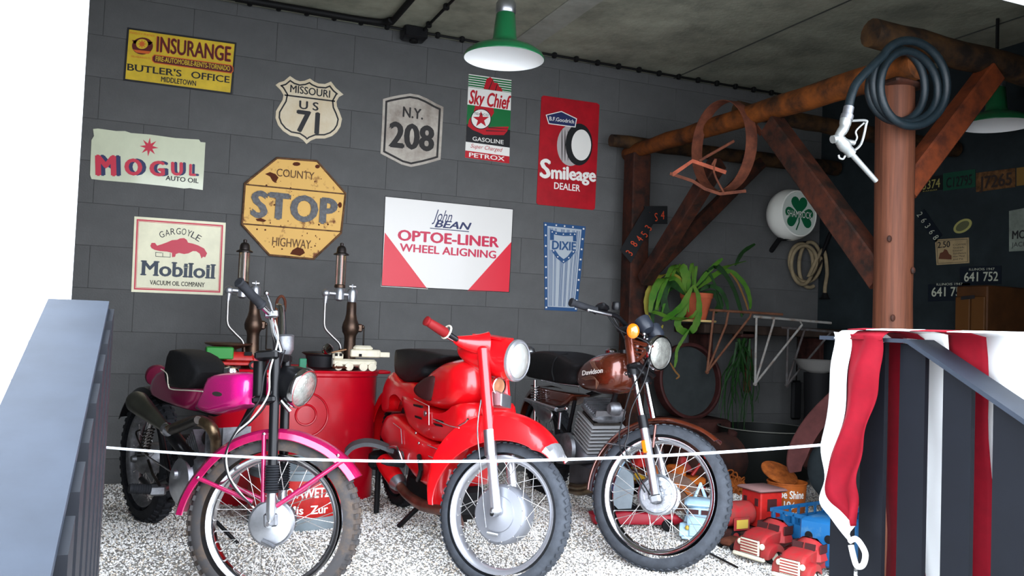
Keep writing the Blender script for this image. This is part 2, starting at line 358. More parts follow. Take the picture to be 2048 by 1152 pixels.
# ------------------------------------------------------------ pendant lamps
def lamp(u, v, dia, label, cut):
    d = FPX*dia/cut; c = atd(u, v, d); r = root('pendant_lamp', (c.x, c.y, c.z), label, 'lamp', 'green enamel pendant lamps')
    R0 = dia/2; 
    MB().lathe([(R0, -.004), (R0+.002, 0), (R0*.96, .022), (R0*.8, .045), (R0*.55, .066), (R0*.36, .078), (R0*.33, .082), (R0*.30, .10), (R0*.24, .22), (R0*.22, .225)], c, (0, 0, 1), 48, cap=False).build('shade', GREEN, r)
    MB().lathe([(R0-.001, -.004), (R0*.955, .018), (R0*.79, .041), (R0*.54, .06), (R0*.3, .073), (.001, .075)], c, (0, 0, 1), 48, cap=False).build('reflector', WENAM, r)
    MB().lathe([(R0*.23, .225), (R0*.25, .23), (R0*.25, .275), (R0*.2, .29), (.012, .295)], c, (0, 0, 1), 24).build('collar', ALU, r)
    MB().tube([(c.x, c.y, c.z+.29), (c.x, c.y, ZC)], .01, 8).build('rod', BLACK, r)
    return c
lc = lamp(1008, 117, .40, 'green enamel pendant lamp above the red scooter, in the middle of the room', 161)
lc2 = lamp(1992, 250, .40, 'green enamel pendant lamp in the dark corner behind the timber post', 134)
# ------------------------------------------------------------ signs on the back wall
W0 = Plane((0, YW, 0), (0, -1, 0))
def sign(name, poly, m, label, cat='sign', th=.005, pln=None):
    pln = pln or W0; P = [pln.p(u, v, th) for u, v in poly]
    return MB().prism(P, pln.n*-th).build(name, m, smooth=False, label=label, cat=cat)
INK = mat('black_print', (28, 28, 30), .45); REDP = mat('red_print', (178, 26, 40), .4); WHP = mat('white_print', (225, 222, 214), .4); YEL = mat('yellow_enamel', (196, 166, 44), .4, var=.06, scale=9)
NAVY = mat('navy_print', (36, 44, 84), .45); MARO = mat('maroon_print', (84, 24, 24), .45); ORNG = mat('orange_print', (196, 92, 36), .45)
s = sign('insurance_sign', [(257, 57), (471, 87), (462, 187), (249, 159)], YEL, 'yellow insurance sign for an office in Middletown, top left of the wall')
band_on(W0, s, [(257, 57), (471, 87), (462, 187), (249, 159)], -2, 1.5, INK, .0062, 'frame')
for k, (m_, dx) in enumerate(((ORNG, 1.3), (MARO, 0))): text_on(W0, s, 'INSURANGE', (313-dx, 102.5+dx*.6), (461+dx, 123+dx*.6), 29+dx*1.2, m_, .0058+.0008*k, bold=.03)
pill = [(309, 110), (462, 131), (465.5, 135), (465.5, 142), (462, 146), (309, 125), (305, 121), (305, 114)]
flat_on(W0, s, [pill], MARO, .006, 'stripe'); band_on(W0, s, pill, -1.2, .4, ORNG, .0064, 'stripe_outline')
text_on(W0, s, 'FIRE-AUTOMOBILE-RENTS-TORNADO', (311, 121.5), (460, 142), 9.5, YEL, .0068, bold=.02)
text_on(W0, s, "BUTLER'S", (253, 140), (363, 153.5), 13, INK, .006, bold=.02, serif=True); text_on(W0, s, 'OFFICE', (382, 155.5), (459, 166), 13, INK, .006, bold=.02, serif=True)
text_on(W0, s, 'MIDDLETOWN', (322, 163), (392, 172), 10, INK, .006, bold=.03)
flat_on(W0, s, [circ(285, 92, 21, 17), [(264, 80), (306, 84), (300, 90), (268, 87)]], MARO, .006, 'emblem'); flat_on(W0, s, [circ(284, 88, 12, 10)], YEL, .0066, 'emblem'); flat_on(W0, s, [star(284, 88, 9, 4, 8)], ORNG, .0072, 'emblem')
flat_on(W0, s, [[(266, 99), (303, 103), (297, 108), (273, 105)]], ORNG, .0066, 'emblem')
text_on(W0, s, 'FIDELITY PHENIX', (260, 67), (310, 74), 4, ORNG, .006); text_on(W0, s, 'FIRE INSURANCE CO.', (262, 114), (302, 119), 3.4, ORNG, .006)
# route 71 shield
CRM = mat('cream_enamel', (206, 194, 168), .42, var=.06, scale=9, rgb2=(196, 178, 146))
shp = [(551, 170), (558, 165), (568, 162), (580, 152), (586, 156), (592, 160), (600, 162.5), (609, 161.5), (620, 157), (628, 163), (637, 167), (650, 168), (662, 163), (672, 176), (687, 189), (678, 194), (673, 203), (674, 213), (679, 224), (684, 238), (681, 253), (674, 264), (664, 272), (650, 277), (632, 277), (622, 281), (613, 288), (606, 280), (597, 274), (580, 271), (566, 262), (556, 250), (551, 236), (552, 222), (559, 210), (565, 200), (567, 190), (561, 180)]
s = sign('route_shield', shp, CRM, 'cream shield shaped Missouri US 71 route sign with black border')
band_on(W0, s, shp, 6, 9, INK, .006)
flat_on(W0, s, [[(569, 188.5), (670, 201), (670, 204), (569, 191.5)]], INK, .006, 'bar')
text_on(W0, s, 'MISSOURI', (580, 184), (660, 195.5), 14.5, INK, bold=.02); text_on(W0, s, 'U S', (598, 217), (637, 221.5), 16, INK, bold=.025); text_on(W0, s, '71', (591, 262), (638, 268), 42, INK, bold=.035)
# NY 208
hx = [(766, 198), (780, 194), (800, 190), (820, 187), (838, 190), (854, 197), (872, 207), (887, 214), (884, 270), (881, 319), (865, 324), (846, 329), (822, 334), (803, 329), (782, 318), (761, 307), (764, 250)]
WTH = mat('weathered_white', (176, 168, 156), .6, rgb2=(118, 106, 96), scale=6, thresh=(.42, .72))
s = sign('route_marker', hx, WTH, 'weathered white N.Y. 208 route marker with grey border beside the green lamp')
GYP = mat('grey_print', (50, 48, 47), .6); band_on(W0, s, hx, 5, 9, GYP, .006)
text_on(W0, s, 'N.Y.', (805, 233), (846, 239), 20, GYP, bold=.03); text_on(W0, s, '208', (777, 292), (868, 302), 48, GYP, bold=.045)
# gasoline sign
tl, tr, br, bl = (937.6, 148), (1023, 160), (1018.5, 327), (930, 315)
def Q(sx, ty): # sign coordinates 0..1
    return ((tl[0]*(1-sx)+tr[0]*sx)*(1-ty)+(bl[0]*(1-sx)+br[0]*sx)*ty, (tl[1]*(1-sx)+tr[1]*sx)*(1-ty)+(bl[1]*(1-sx)+br[1]*sx)*ty)
def q4(a, b, c, d): return [Q(a, b), Q(c, b), Q(c, d), Q(a, d)]
GRP = mat('green_print', (22, 104, 54), .4); REDS = mat('sign_red', (176, 24, 36), .4)
s = sign('gasoline_sign', [tl, tr, br, bl], WHP, 'narrow green white and red gasoline sign with a star, below the lamp')
flat_on(W0, s, [q4(0, .15+.0, 1, .155)]+[q4(0, .012+k*.028, 1, .03+k*.028) for k in range(5)]+[q4(0, .365, 1, .62)], GRP, .0058, 'colour_field')
flat_on(W0, s, [q4(0, .60, 1, .81)], INK, .0062, 'colour_field'); flat_on(W0, s, [q4(0, .915, 1, 1)], REDS, .0062, 'colour_field')
flat_on(W0, s, [[Q(.36, .15), Q(.42, .03), Q(.5, 0), Q(.56, .02), Q(.6, .06), Q(.68, .06), Q(.72, .1), Q(.78, .12), Q(.8, .155)], [Q(.18, .365), Q(.6, .365), Q(.62, .42), Q(.5, .53), Q(.5, .6), Q(.97, .56), Q(.93, .62), Q(.86, .67), Q(.4, .70), Q(.3, .68), Q(.15, .66), Q(.03, .62), Q(.05, .55), Q(.15, .45)]], REDS, .0066, 'emblem')
flat_on(W0, s, [[Q(.5, .6), Q(.95, .585), Q(.95, .59), Q(.5, .612)], [Q(.45, .64), Q(.9, .62), Q(.9, .626), Q(.45, .652)], [Q(.47, .15), Q(.56, .03), Q(.575, .03), Q(.49, .15)], [Q(.62, .155), Q(.67, .07), Q(.685, .07), Q(.64, .155)]], INK, .007, 'emblem_line')
text_on(W0, s, 'Sky Chief', (937.5, 206.5), (1021, 219), 27, REDS, .0066, shear=.22, bold=.035)
flat_on(W0, s, [circ(962, 238, 20.5)], INK, .007, 'star_disc'); flat_on(W0, s, [circ(962, 238, 19)], WHP, .0074, 'star_disc'); flat_on(W0, s, [star(962, 239, 17, 6.6, 5)], REDS, .0078, 'star')
text_on(W0, s, 'TEXACO', (948, 229), (977, 232.5), 4.5, INK, .0084, bold=.01)
text_on(W0, s, 'GASOLINE', (945, 281), (1007, 288.5), 8, WHP, .007, bold=.01); text_on(W0, s, 'Super Charged', (941, 295), (1005, 304), 8, REDS, .0064, shear=.35); text_on(W0, s, 'PETROX', (938, 313.5), (1009, 322), 8.5, WHP, .007, bold=.02)
# tire dealer sign
pp = [(1083, 194), (1087, 191), (1194, 206), (1199, 210), (1190, 417), (1186, 420), (1076, 409), (1073, 405)]
s = sign('tire_dealer_sign', pp, mat('worn_red_enamel', (158, 18, 30), .4, var=.08, scale=8), 'red tire dealer sign with a white lettered tire and navy pentagon')
flat_on(W0, s, [circ(1141, 291, 27, 41)], mat('pale_grey_print', (168, 160, 158), .45), .006, 'tire_tread'); flat_on(W0, s, [circ(1158, 289, 27, 42)], INK, .0066, 'tire_wall'); flat_on(W0, s, [circ(1162.5, 290, 19.6, 31)], WHP, .0072, 'tire_disc')
for dx in (0, 6, 12): flat_on(W0, s, [circ(1124+dx, 291, 1, 34-dx*.2, 12)], GYP, .0064, 'tread_line')
pt = [(1091.5, 229.5), (1123, 222), (1154, 237), (1151, 255), (1097, 248)]
flat_on(W0, s, [pt], WHP, .0078, 'badge'); flat_on(W0, s, [ringpoly(pt, 1.8)], NAVY, .0084, 'badge'); text_on(W0, s, 'B.F.Goodrich', (1098.6, 240.5), (1148, 247), 7.5, WHP, .009, bold=.015)
for k, t in enumerate((('S', 1079, 1101, 36), ('mileage', 1102, 1192, 25))): text_on(W0, s, t[0], (t[1], 353.5+(t[1]-1078)*.13), (t[2], 353.5+(t[2]-1078)*.075+1), t[3], WHP, .0078, bold=.045)
text_on(W0, s, 'DEALER', (1108, 377.5), (1160, 383), 13, WHP, .0066, bold=.02)
# wheel aligning sign
jb = [(770, 392), (1027, 418), (1019, 585), (762.5, 572)]
s = sign('wheel_aligning_sign', jb, mat('gloss_white_enamel', (214, 211, 205), .35, coat=.15), 'wide white wheel aligning sign with red lower corners')
for c_ in ([(769.7, 465), (854, 577), (763.5, 571.3)], [(1023.7, 482.5), (935, 581.5), (1019, 584.5)]): flat_on(W0, s, [c_], mat('bright_red_print', (205, 28, 48), .35), .006, 'corner')
band_on(W0, s, [(769.7, 465), (854, 577), (763.5, 571.3)], -1.5, -.5, WHP, .0062); band_on(W0, s, jb, 0, 1.2, GYP, .0066, 'rim')
text_on(W0, s, 'John', (864, 441), (904, 445), 23, NAVY, shear=.45); text_on(W0, s, 'BEAN', (869, 454), (943, 460), 14, NAVY, shear=.3, bold=.03)
flat_on(W0, s, [[(860, 455.5), (938, 462.5), (938, 464.2), (860, 457)]], NAVY, .006, 'underline')
RP = mat('crimson_print', (186, 30, 66), .4); text_on(W0, s, 'OPTOE-LINER', (795, 480), (998, 494.6), 20, RP, bold=.04); text_on(W0, s, 'WHEEL ALIGNING', (799, 502), (992, 517), 15, RP, bold=.03)
# dixie
dx = [(1087.5, 444), (1171.4, 453), (1154, 623), (1089.7, 620)]
BLP = mat('blue_print', (38, 72, 112), .4)
s = sign('pump_plate', dx, BLP, 'tapered blue and silver pump plate with a starred shield, below the red sign')
def D(sx, ty): return ((dx[0][0]*(1-sx)+dx[1][0]*sx)*(1-ty)+(dx[3][0]*(1-sx)+dx[2][0]*sx)*ty, (dx[0][1]*(1-sx)+dx[1][1]*sx)*(1-ty)+(dx[3][1]*(1-sx)+dx[2][1]*sx)*ty)
SIL = mat('silver_print', (158, 166, 172), .45)
flat_on(W0, s, [[D(.09, .04), D(.91, .04), D(.91, .96), D(.09, .96)]], SIL, .006, 'field')
st = []
for k in range(18):
    g = (.12, .15, .18, .21, .27, .30, .42, .445, .47, .495, .56, .585, .61, .70, .73, .79, .82, .86)[k]; st.append([D(g, .06), D(g+.012, .06), D(g+.012, .95), D(g, .95)])
flat_on(W0, s, st, BLP, .0066, 'stripes')
flat_on(W0, s, [star(*D(.045, t), 2.6, 1.1, 5) for t in (.03, .15, .27, .39, .51, .63, .75, .87, .97)]+[star(*D(.955, t), 2.6, 1.1, 5) for t in (.03, .15, .27, .39, .51, .63, .75, .87, .97)]+[star(*D(t, .022), 2.4, 1, 5) for t in (.3, .5, .7)], WHP, .0066, 'star_row')
sh = [(1101, 459), (1113, 463), (1127, 465), (1141, 465), (1153, 465), (1153, 490), (1150, 505), (1140, 518), (1127, 527), (1113, 516), (1104, 503), (1101, 485)]
flat_on(W0, s, [sh], BLP, .0072, 'shield'); flat_on(W0, s, [ringpoly(sh, 7)], SIL, .0078, 'shield')
rp = ringpoly(sh, 3.5); flat_on(W0, s, [star(*q, 1.9, .8, 5) for q in rp], WHP, .008, 'star_row'); flat_on(W0, s, [[(1100, 480), (1153, 483), (1153, 502.5), (1100, 499.5)]], SIL, .0084, 'shield')
text_on(W0, s, 'DIXIE', (1103.7, 498), (1152, 501.4), 16.5, BLP, .009, bold=.04)
# mogul
mg = [(186, 258), (196, 257), (214, 259.5), (232, 262), (250, 262), (262, 266), (300, 269), (350, 276), (398, 279), (401, 284), (411, 285), (410, 300), (408, 340), (405.5, 380), (390, 378), (380, 376), (368, 377), (330, 372), (270, 366), (210, 361), (183, 358), (180, 350), (181, 320), (183, 280), (188, 272)]
s = sign('oil_sign', mg, mat('pale_sage_enamel', (196, 200, 172), .3, var=.03, scale=4, coat=.5), 'pale green auto oil sign with red letters and chipped corners')
RPM = mat('faded_red_print', (188, 40, 62), .4)
flat_on(W0, s, [star(298, 294, 19, 7.5, 8, .1)], RPM, .006, 'star')
for (ch, xa_, xb_, yb, h, sd) in (('M', 191, 233, 350, 39, 9), ('O', 249, 285, 349, 31, 8), ('G', 299, 330, 350.5, 28, 7), ('U', 342, 366, 349.5, 25, 6), ('L', 378, 392, 350.5, 22, 6)):
    text_on(W0, s, ch, (xa_+sd, yb), (xb_+sd, yb+1), h, NAVY, .006, bold=.045); text_on(W0, s, ch, (xa_, yb), (xb_, yb+1), h, RPM, .0068, bold=.05)
text_on(W0, s, 'AUTO OIL', (331, 360), (397, 366.5), 9, INK, bold=.025)
# stop
so = [(554, 316), (634, 322), (691, 387), (682, 466), (627, 518), (539, 510), (484, 449), (490, 367)]
STP = mat('rusted_yellow_enamel', (212, 168, 92), .5, rgb2=(110, 60, 30), scale=11, thresh=(.57, .65)); RIM = mat('rust_edge', (92, 66, 46), .7, var=.25, scale=30, bump=.3)
s = sign('stop_sign', so, STP, 'rusty yellow octagonal county highway stop sign', th=.01)
mb = MB(); P = [W0.p(*q, .012) for q in so]; mb.tube(P, .007, 8, closed=True).build('rolled_edge', RIM, s)
for a_, b_ in (((492, 369), (688.6, 388)), ((486, 447.7), (684, 463.5))): MB().tube([W0.p(*a_, .011), W0.p(*b_, .011)], .0045, 6).build('ridge', RIM, s)
text_on(W0, s, 'COUNTY', (553, 352), (628, 360), 15, RIM, .011, raised=.004); text_on(W0, s, 'HIGHWAY', (544, 491), (621, 498), 17, RIM, .011, raised=.004)
text_on(W0, s, 'STOP', (500, 432), (673, 448), 49, mat('glass_bead_grey', (74, 76, 80), .35, rgb2=(34, 31, 30), scale=60), .012, bold=.055, raised=.006, space=1.08)
rr = R_.Random(5); spots = []
for k in range(60):
    u_, v_ = rr.uniform(494, 680), rr.uniform(335, 500)
    if abs(u_-587)/100+abs(v_-417)/100 < 1.25: spots.append(circ(u_, v_, rr.uniform(.6, 2.2), rr.uniform(.6, 2), 7))
spots += [[(530, 348), (540, 344), (551, 348), (557, 355), (551, 366), (545, 362), (540, 353)], [(585, 500), (595, 494), (606, 498), (610, 506), (600, 512), (580, 508)], [(511, 438), (522, 436), (533, 441), (528, 444), (514, 442)], circ(593, 328, 8, 4, 9), circ(635, 333, 5, 4, 8), circ(680, 410, 4, 6, 8)]
flat_on(W0, s, spots, mat('rust_spot', (82, 42, 26), .85), .0106, 'rust_spots')['kind'] = 'stuff'
# mobiloil
mo = [(268.7, 432.7), (451.7, 445.5), (445.4, 590.7), (262.4, 583.7)]
s = sign('motor_oil_sign', mo, mat('ivory_enamel', (218, 214, 182), .35, var=.04, scale=5), 'square ivory motor oil sign with a red gargoyle and red border')
band_on(W0, s, mo, 5, 8, RPM, .006); band_on(W0, s, mo, 8.8, 9.6, RPM, .006)
for ch, x_, y_, rt in (('G', 323.5, 469, -22), ('A', 334.7, 465.5, -14), ('R', 345.8, 463, -6), ('G', 357, 462.3, 0), ('O', 368, 463.5, 8), ('Y', 378.5, 466.5, 16), ('L', 387.8, 470.5, 24), ('E', 397, 476, 30)):
    a_ = rad(rt+3); wx = 4.6; hx_, hy_ = -sin(a_)*-5.5, cos(a_)*5.5
    vs_, fs_ = text_mesh(ch, bold=.025); xs = [v.x for v in vs_]; x0_, x1_ = min(xs), max(xs)
    pts_ = []
    for v in vs_:
        lx = ((v.x-x0_)/(x1_-x0_)-.5)*2*wx; ly = (v.y/CAP-.5)*12.5; pts_.append(W0.p(x_+lx*cos(a_)+ly*sin(a_), y_+lx*sin(a_)-ly*cos(a_), .006))
    MB().add(pts_, fs_).build('lettering', INK, s, smooth=False)
gz = [(405, 725), (412, 708), (432, 708), (444, 724), (470, 716), (500, 705), (530, 692), (560, 690), (575, 682), (600, 680), (615, 690), (622, 706), (650, 712), (680, 722), (715, 740), (732, 768), (722, 790), (708, 788), (700, 798), (690, 770), (670, 756), (650, 755), (625, 768), (600, 772), (570, 766), (552, 772), (548, 788), (530, 790), (530, 765), (500, 758), (460, 755), (430, 748), (412, 738)]
flat_on(W0, s, [[(x/2.88+160, y/2.88+240) for x, y in gz]], RPM, .006, 'emblem')
flat_on(W0, s, [[(311, 504), (324, 505), (324, 506), (311, 505)], [(311, 512), (341, 514), (341, 515), (311, 513)], [(311, 504), (312, 504), (312, 513), (311, 513)], [(325, 505), (326, 505), (326, 514), (325, 514)], [(340, 506), (341, 506), (341, 515), (340, 515)]], INK, .006, 'emblem_line')
text_on(W0, s, 'Mobiloil', (280, 549.5), (431, 557), 28, mat('dark_slate_print', (40, 52, 66), .45), bold=.03, serif=True); text_on(W0, s, 'VACUUM OIL COMPANY', (299, 569), (409.5, 574), 8.5, GYP, bold=.02, serif=True)
# ------------------------------------------------------------ timber frame
XF, YF, YB, ZB = 3.17, 3.03, 5.40, 2.36
tf = root('timber_frame', (XF, YF, 0), 'rustic timber frame of logs, posts and diagonal braces on the right', 'timber frame')
def log(name, a, b, r0, r1, m, wob=.006, seg=14, n=14, rnd=1):
    g = R_.Random(rnd); a, b = V(a), V(b); pts = []; rs = []
    for i in range(n+1):
        t = i/n; pts.append(a.lerp(b, t)+V((g.uniform(-wob, wob), g.uniform(-wob, wob), g.uniform(-wob, wob)))); rs.append((r0+(r1-r0)*t)*(1+g.uniform(-.04, .04)))
    return MB().tube(pts, rs, seg).build(name, m, tf, ang=50)
def beam(name, a, b, w_, h_, m, side=(0, 1, 0)):
    a, b = V(a), V(b); t = (b-a).normalized(); s_ = (V(side)-t*V(side).dot(t)).normalized(); u_ = t.cross(s_); bv = .008; vs = []
    for p in (a, b):
        for x, y in ((-w_+bv, -h_), (w_-bv, -h_), (w_, -h_+bv), (w_, h_-bv), (w_-bv, h_), (-w_+bv, h_), (-w_, h_-bv), (-w_, -h_+bv)): vs.append(p+s_*x+u_*y)
    return MB().add(vs, [[k, (k+1) % 8, 8+(k+1) % 8, 8+k] for k in range(8)]+[list(range(7, -1, -1)), list(range(8, 16))]).build(name, m, tf)
fp = log('post', (XF+.02, YF, zg(YF)-.01), (XF-.005, YF, 2.28), .092, .086, mat('planed_post', (90, 52, 35), .6, rgb2=(54, 30, 20), scale=26, stretch=(1.6, 1.6, .05), thresh=(.35, .7), bump=.2), .002, 20)
MB().box((XF+.004, YF, 2.285), (.2, .2, .03), bev=.01).build('post_cap', WOODR, tf)
log('top_log', (XF, YB+.12, ZB+.03), (XF, YF-.12, ZB), .052, .068, WOODO, .008, rnd=2)
log('cross_log', (XF-.14, YF+.02, ZB+.165), (5.05, YF+.02, ZB+.10), .066, .07, mat('shaded_cross_log', (74, 50, 26), .7, rgb2=(26, 20, 16), scale=8, thresh=(.3, .6), bump=.4), .006, rnd=3)  # cross logs use darker wood: shade under the ceiling put into the colour
log('cross_log', (XF-.19, YB+.02, ZB+.085), (5.05, YB+.02, ZB+.1), .045, .06, MC['shaded_cross_log'], .004, rnd=4)
log('cross_log', (XF+.05, 4.3, ZB+.1), (5.05, 4.3, ZB+.06), .05, .055, MC['shaded_cross_log'], .004, rnd=5)
beam('post', (XF+.03, YB, zg(YB)), (XF+.02, YB, ZB+.0), .072, .072, WOODR)
beam('brace', onX(1768, 560, XF), onX(1545, 252, XF), .05, .062, WOODR, (1, 0, 0))
beam('brace', (XF+.05, YF, 1.80), (XF+.62, YF, ZB+.08), .05, .055, mat('orange_brace', (108, 50, 24), .6, rgb2=(56, 27, 17), scale=9, thresh=(.35, .7), bump=.3), (0, 1, 0))
beam('brace', onX(1285, 560, XF)+V((.02, 0, 0)), onX(1430, 325, XF)+V((.02, 0, 0)), .045, .05, WOODR, (1, 0, 0))
beam('brace', (XF+.05, YB, 1.42), (4.27, YB, ZB+.06), .045, .045, WOODR, (0, 1, 0))
for (x, y, z) in ((XF-.075, YF-.05, 1.56), (XF-.06, YF-.065, 1.2), (XF+.03, YF-.09, 1.42)): MB().ell((x, y, z), (.012, .008, .016)).build('knot', WOODR, tf)
# coiled fuel hose hung on the front cross log
HOSE = mat('teal_black_hose', (17, 26, 30), .36, var=.12, scale=30, bump=.2, bscale=400)
hr = root('fuel_hose', atd(1812, 180, 3.75), 'coiled black fuel hose with chrome nozzle hung over the log ends', 'hose')
pts = []; g = R_.Random(4)
yh = YF-.16
cc = onY(1815, 172, yh)
k = 0; N = 150
for i in range(N):
    t = i/N*3.1; a = pi*.84-2*pi*t; e = .5+.5*sin(t*2.3)
    rx_, rz_ = .205-.017*t+.014*sin(5*t), .182-.013*t
    pts.append(cc+V((cos(a)*rx_+.012*sin(t*2), -.03+.028*t-.02*sin(a)*.5, sin(a)*rz_+.014*cos(t*3))))
pts = pts[::-1]
n0 = onY(1710, 160, yh-.06); n1 = onY(1697, 218, yh-.07)
lead = smoothc([pts[-1], onY(1718, 160, yh-.055), onY(1703, 190, yh-.065), n1], 6)
MB().tube(pts+lead[1:], .0185, 12).build('hose', HOSE, hr)
P = lambda u, v, d=0: onY(u, v, yh-.07-d)
nz = MB().tube([P(1698, 214), P(1694, 232)], .0215, 14); nz.tube([P(1695, 230), P(1692, 240)], .026, 14); no = nz.build('nozzle_collar', ALUD, hr)
NZ = mat('nozzle_metal', (150, 153, 150), .4, .7)
mb = MB(); mb.tube(smoothc([P(1692, 238), P(1688, 256), P(1678, 274), P(1688, 290), P(1703, 308)], 5), [.024]*4+[.021]*4+[.019]*3+[.024]*3+[.027]*3+[.022]*4, 14); mb.tube([P(1665, 279), P(1682, 275)], .017, 12); mb.tube([P(1690, 283), P(1708, 286)], .011, 10)
nb = mb.build('nozzle_body', NZ, hr)
MB().tube([P(1698, 302), P(1752, 362)], [.0125, .0105], 14).build('spout', NZ, nb)
MB().tube(smoothc([P(1700, 242), P(1731, 241), P(1732, 250), P(1722, 288), P(1704, 304)], 5), .0055, 8).build('trigger_guard', NZ, nb)
MB().tube(smoothc([P(1728, 246), P(1712, 262), P(1714, 276), P(1706, 290)], 5), .004, 8).build('trigger', NZ, nb)
MB().tube(smoothc([P(1690, 312), P(1686, 318), P(1679, 316), P(1677, 310)], 4), .0045, 8).build('hook', NZ, nb)
# rusty hoop on the log
hp = root('rusty_hoop', onX(1445, 290, XF-.1), 'rusty iron hoop with a handle frame hanging from the top log', 'iron hoop')
cy, cz = onX(1446, 292, XF).y, onX(1446, 292, XF).z
ctr = atd(1446, 293, depth(onX(1446, 293, XF))-.1); nv = V((.62, -.78, .1)).normalized()
def rng_pts(c, ax, rx, rz, a0=0, a1=2*pi, n=48, roll=0):
    ax = V(ax).normalized(); x = ax.cross(V((0, 0, 1))).normalized(); z = x.cross(ax).normalized(); o = []
    for i in range(n):
        a = a0+(a1-a0)*i/(n if a1-a0 > 6.28 else n-1); u_, w_ = cos(a)*rx, sin(a)*rz; o.append(c+x*(u_*cos(roll)-w_*sin(roll))+z*(u_*sin(roll)+w_*cos(roll)))
    return o
nv = V((-.80, -.55, .1)).normalized()
def band(c, ax, rx, rz, wd, th, roll=0):
    P = rng_pts(c, ax, rx, rz, roll=roll); ax = V(ax).normalized(); vs = []
    for p in P:
        o = (p-c).normalized(); vs += [p-ax*wd/2, p+ax*wd/2, p+ax*wd/2+o*th, p-ax*wd/2+o*th]
    n = len(P); return MB().add(vs, [[i*4+k, i*4+(k+1) % 4, ((i+1) % n)*4+(k+1) % 4, ((i+1) % n)*4+k] for i in range(n) for k in range(4)])
ax = V((1, .05, .04))
band(ctr, ax, .25, .268, .08, .004, rad(0)).build('hoop', RUST, hp)
H = lambda u, v: atd(u, v, depth(ctr)-.12)
MB().strip([H(1344, 350), H(1385, 322), H(1452, 345)], .022, (0, 0, 1), .006).build('handle_bar', mat('reddish_iron', (134, 68, 48), .75, var=.15, scale=12), hp)
MB().strip([H(1340, 347), H(1385, 362), H(1410, 378), H(1440, 388), H(1492, 382)], .018, (0, 0, 1), .006).build('handle_bar', RUST, hp)
MB().tube([H(1398, 322), H(1468, 282)], .009, 8).build('cross_rod', RUST, hp)
MB().strip([H(1503, 240), H(1518, 262), H(1525, 268)], .05, (.5, .5, -.5), .006).build('bracket_plate', RUST, hp)
MB().tube(smoothc([H(1424, 330), H(1432, 318), H(1428, 345), H(1448, 386)], 4), .006, 8).build('hook', RUST, hp)
# red numbered plates on the back post
PB = Plane((0, YB-.1, 0), (0, -1, 0)); OR = mat('red_digits', (170, 62, 36), .5); PLT = mat('black_plate', (26, 27, 28), .5)
s = sign('licence_plate', [(1240, 500), (1290, 415), (1312, 438), (1262, 526)], PLT, 'black licence plate with red digits tilted on the back post', 'licence plate', pln=PB, th=.003)
for ch, x_, y_ in (('3', 1259, 505), ('8', 1268, 487), ('4', 1279, 477), ('5', 1289, 468), ('3', 1297, 455)):
    a_ = rad(-55); vs_, fs_ = text_mesh(ch, bold=.015); MB().add([PB.p(x_+(v.x-.28)*16*cos(a_)+(v.y-.35)*22*sin(a_), y_+(v.x-.28)*16*sin(a_)-(v.y-.35)*22*cos(a_), .0045) for v in vs_], fs_).build('digit', OR, s, smooth=False)
s = sign('licence_plate', [(1288, 412), (1335, 412), (1335, 448), (1292, 448)], PLT, 'black licence plate with red digits set level above the tilted one', 'licence plate', pln=Plane((0, YB-.085, 0), (0, -1, 0)), th=.003)
for ch, x_, y_ in (('3', 1299, 432), ('S', 1313, 434), ('4', 1326, 430)):
    vs_, fs_ = text_mesh(ch, bold=.015); MB().add([PB.p(x_+(v.x-.28)*16, y_-(v.y-.35)*24, -.01) for v in vs_], fs_).build('digit', OR, s, smooth=False)
# shamrock globe
gc = onY(1583, 432, YW-.22); fd = V((.30, -.95, 0)).normalized(); rr_ = .148
gl = root('advertising_globe', gc, 'white petrol globe with a green shamrock and lettering', 'globe lamp')
bc = atd(1581, 430, depth(gc)); MILK = mat('milk_glass', (226, 226, 216), .3, coat=.6)
fd = V((.04, -1, .03)).normalized()
GS = 1.26; prof = [(.03, -.10), (.085, -.098), (.13, -.08), (.158, -.04), (.166, 0), (.16, .035), (.150, .06), (.146, .075), (.138, .078), (.134, .068)]
gb = MB().lathe([(r*.98*GS, h*GS) for r, h in prof], bc, fd, 40).build('globe_body', MILK, gl)
face = Plane(bc+fd*.071, fd)
fc = face.p(1594, 431)
fc = bc+fd*.072*GS; MB().lathe([(.133*GS, 0), (.133*GS, .004)], fc, fd, 40).build('face', mat('pale_face_glass', (190, 196, 186), .35), gb)
SG = mat('shamrock_green', (20, 92, 58), .4)
fx = V((0, 0, 1)).cross(fd).normalized(); fz = fd.cross(fx)
def fpt(x, z, o=.006): return fc+fx*x+fz*z+fd*o
def heart(cx_, cz_, ang, r):
    o = []
    for k in range(28):
        t = 2*pi*k/28; x = 16*sin(t)**3/17*r*.98; y = (13*cos(t)-5*cos(2*t)-2*cos(3*t)-cos(4*t))/17*r; o.append(fpt(cx_+x*cos(ang)-y*sin(ang), cz_+x*sin(ang)+y*cos(ang)))
    return o
mb = MB()
for h in (heart(0, .068, 0, .088), heart(-.074, -.028, rad(104), .084), heart(.074, -.028, rad(-104), .084)): mb.prism(h, fd*-.001)
mb.prism([fpt(-.007, 0), fpt(.007, 0), fpt(.004, -.07), fpt(-.026, -.135), fpt(-.036, -.128), fpt(-.008, -.07)], fd*-.001)
mb.build('shamrock', SG, gb, smooth=False)
vs_, fs_ = text_mesh('SHAMROCK', bold=.012); W_ = max(v.x for v in vs_)
MB().add([fpt((v.x/W_-.5)*.25, (v.y/CAP-.5)*.05-.008, .0085) for v in vs_], fs_).build('lettering', WHP, gb, smooth=False)
q = onY(1562, 500, YW-.12); MB().lathe([(.05, 0), (.06, .02), (.055, .12), (.045, .13)], bc-fd*.02+V((-.02, 0, -.2)), (0, 0, 1), 20).build('mount', BLACKM, gl)
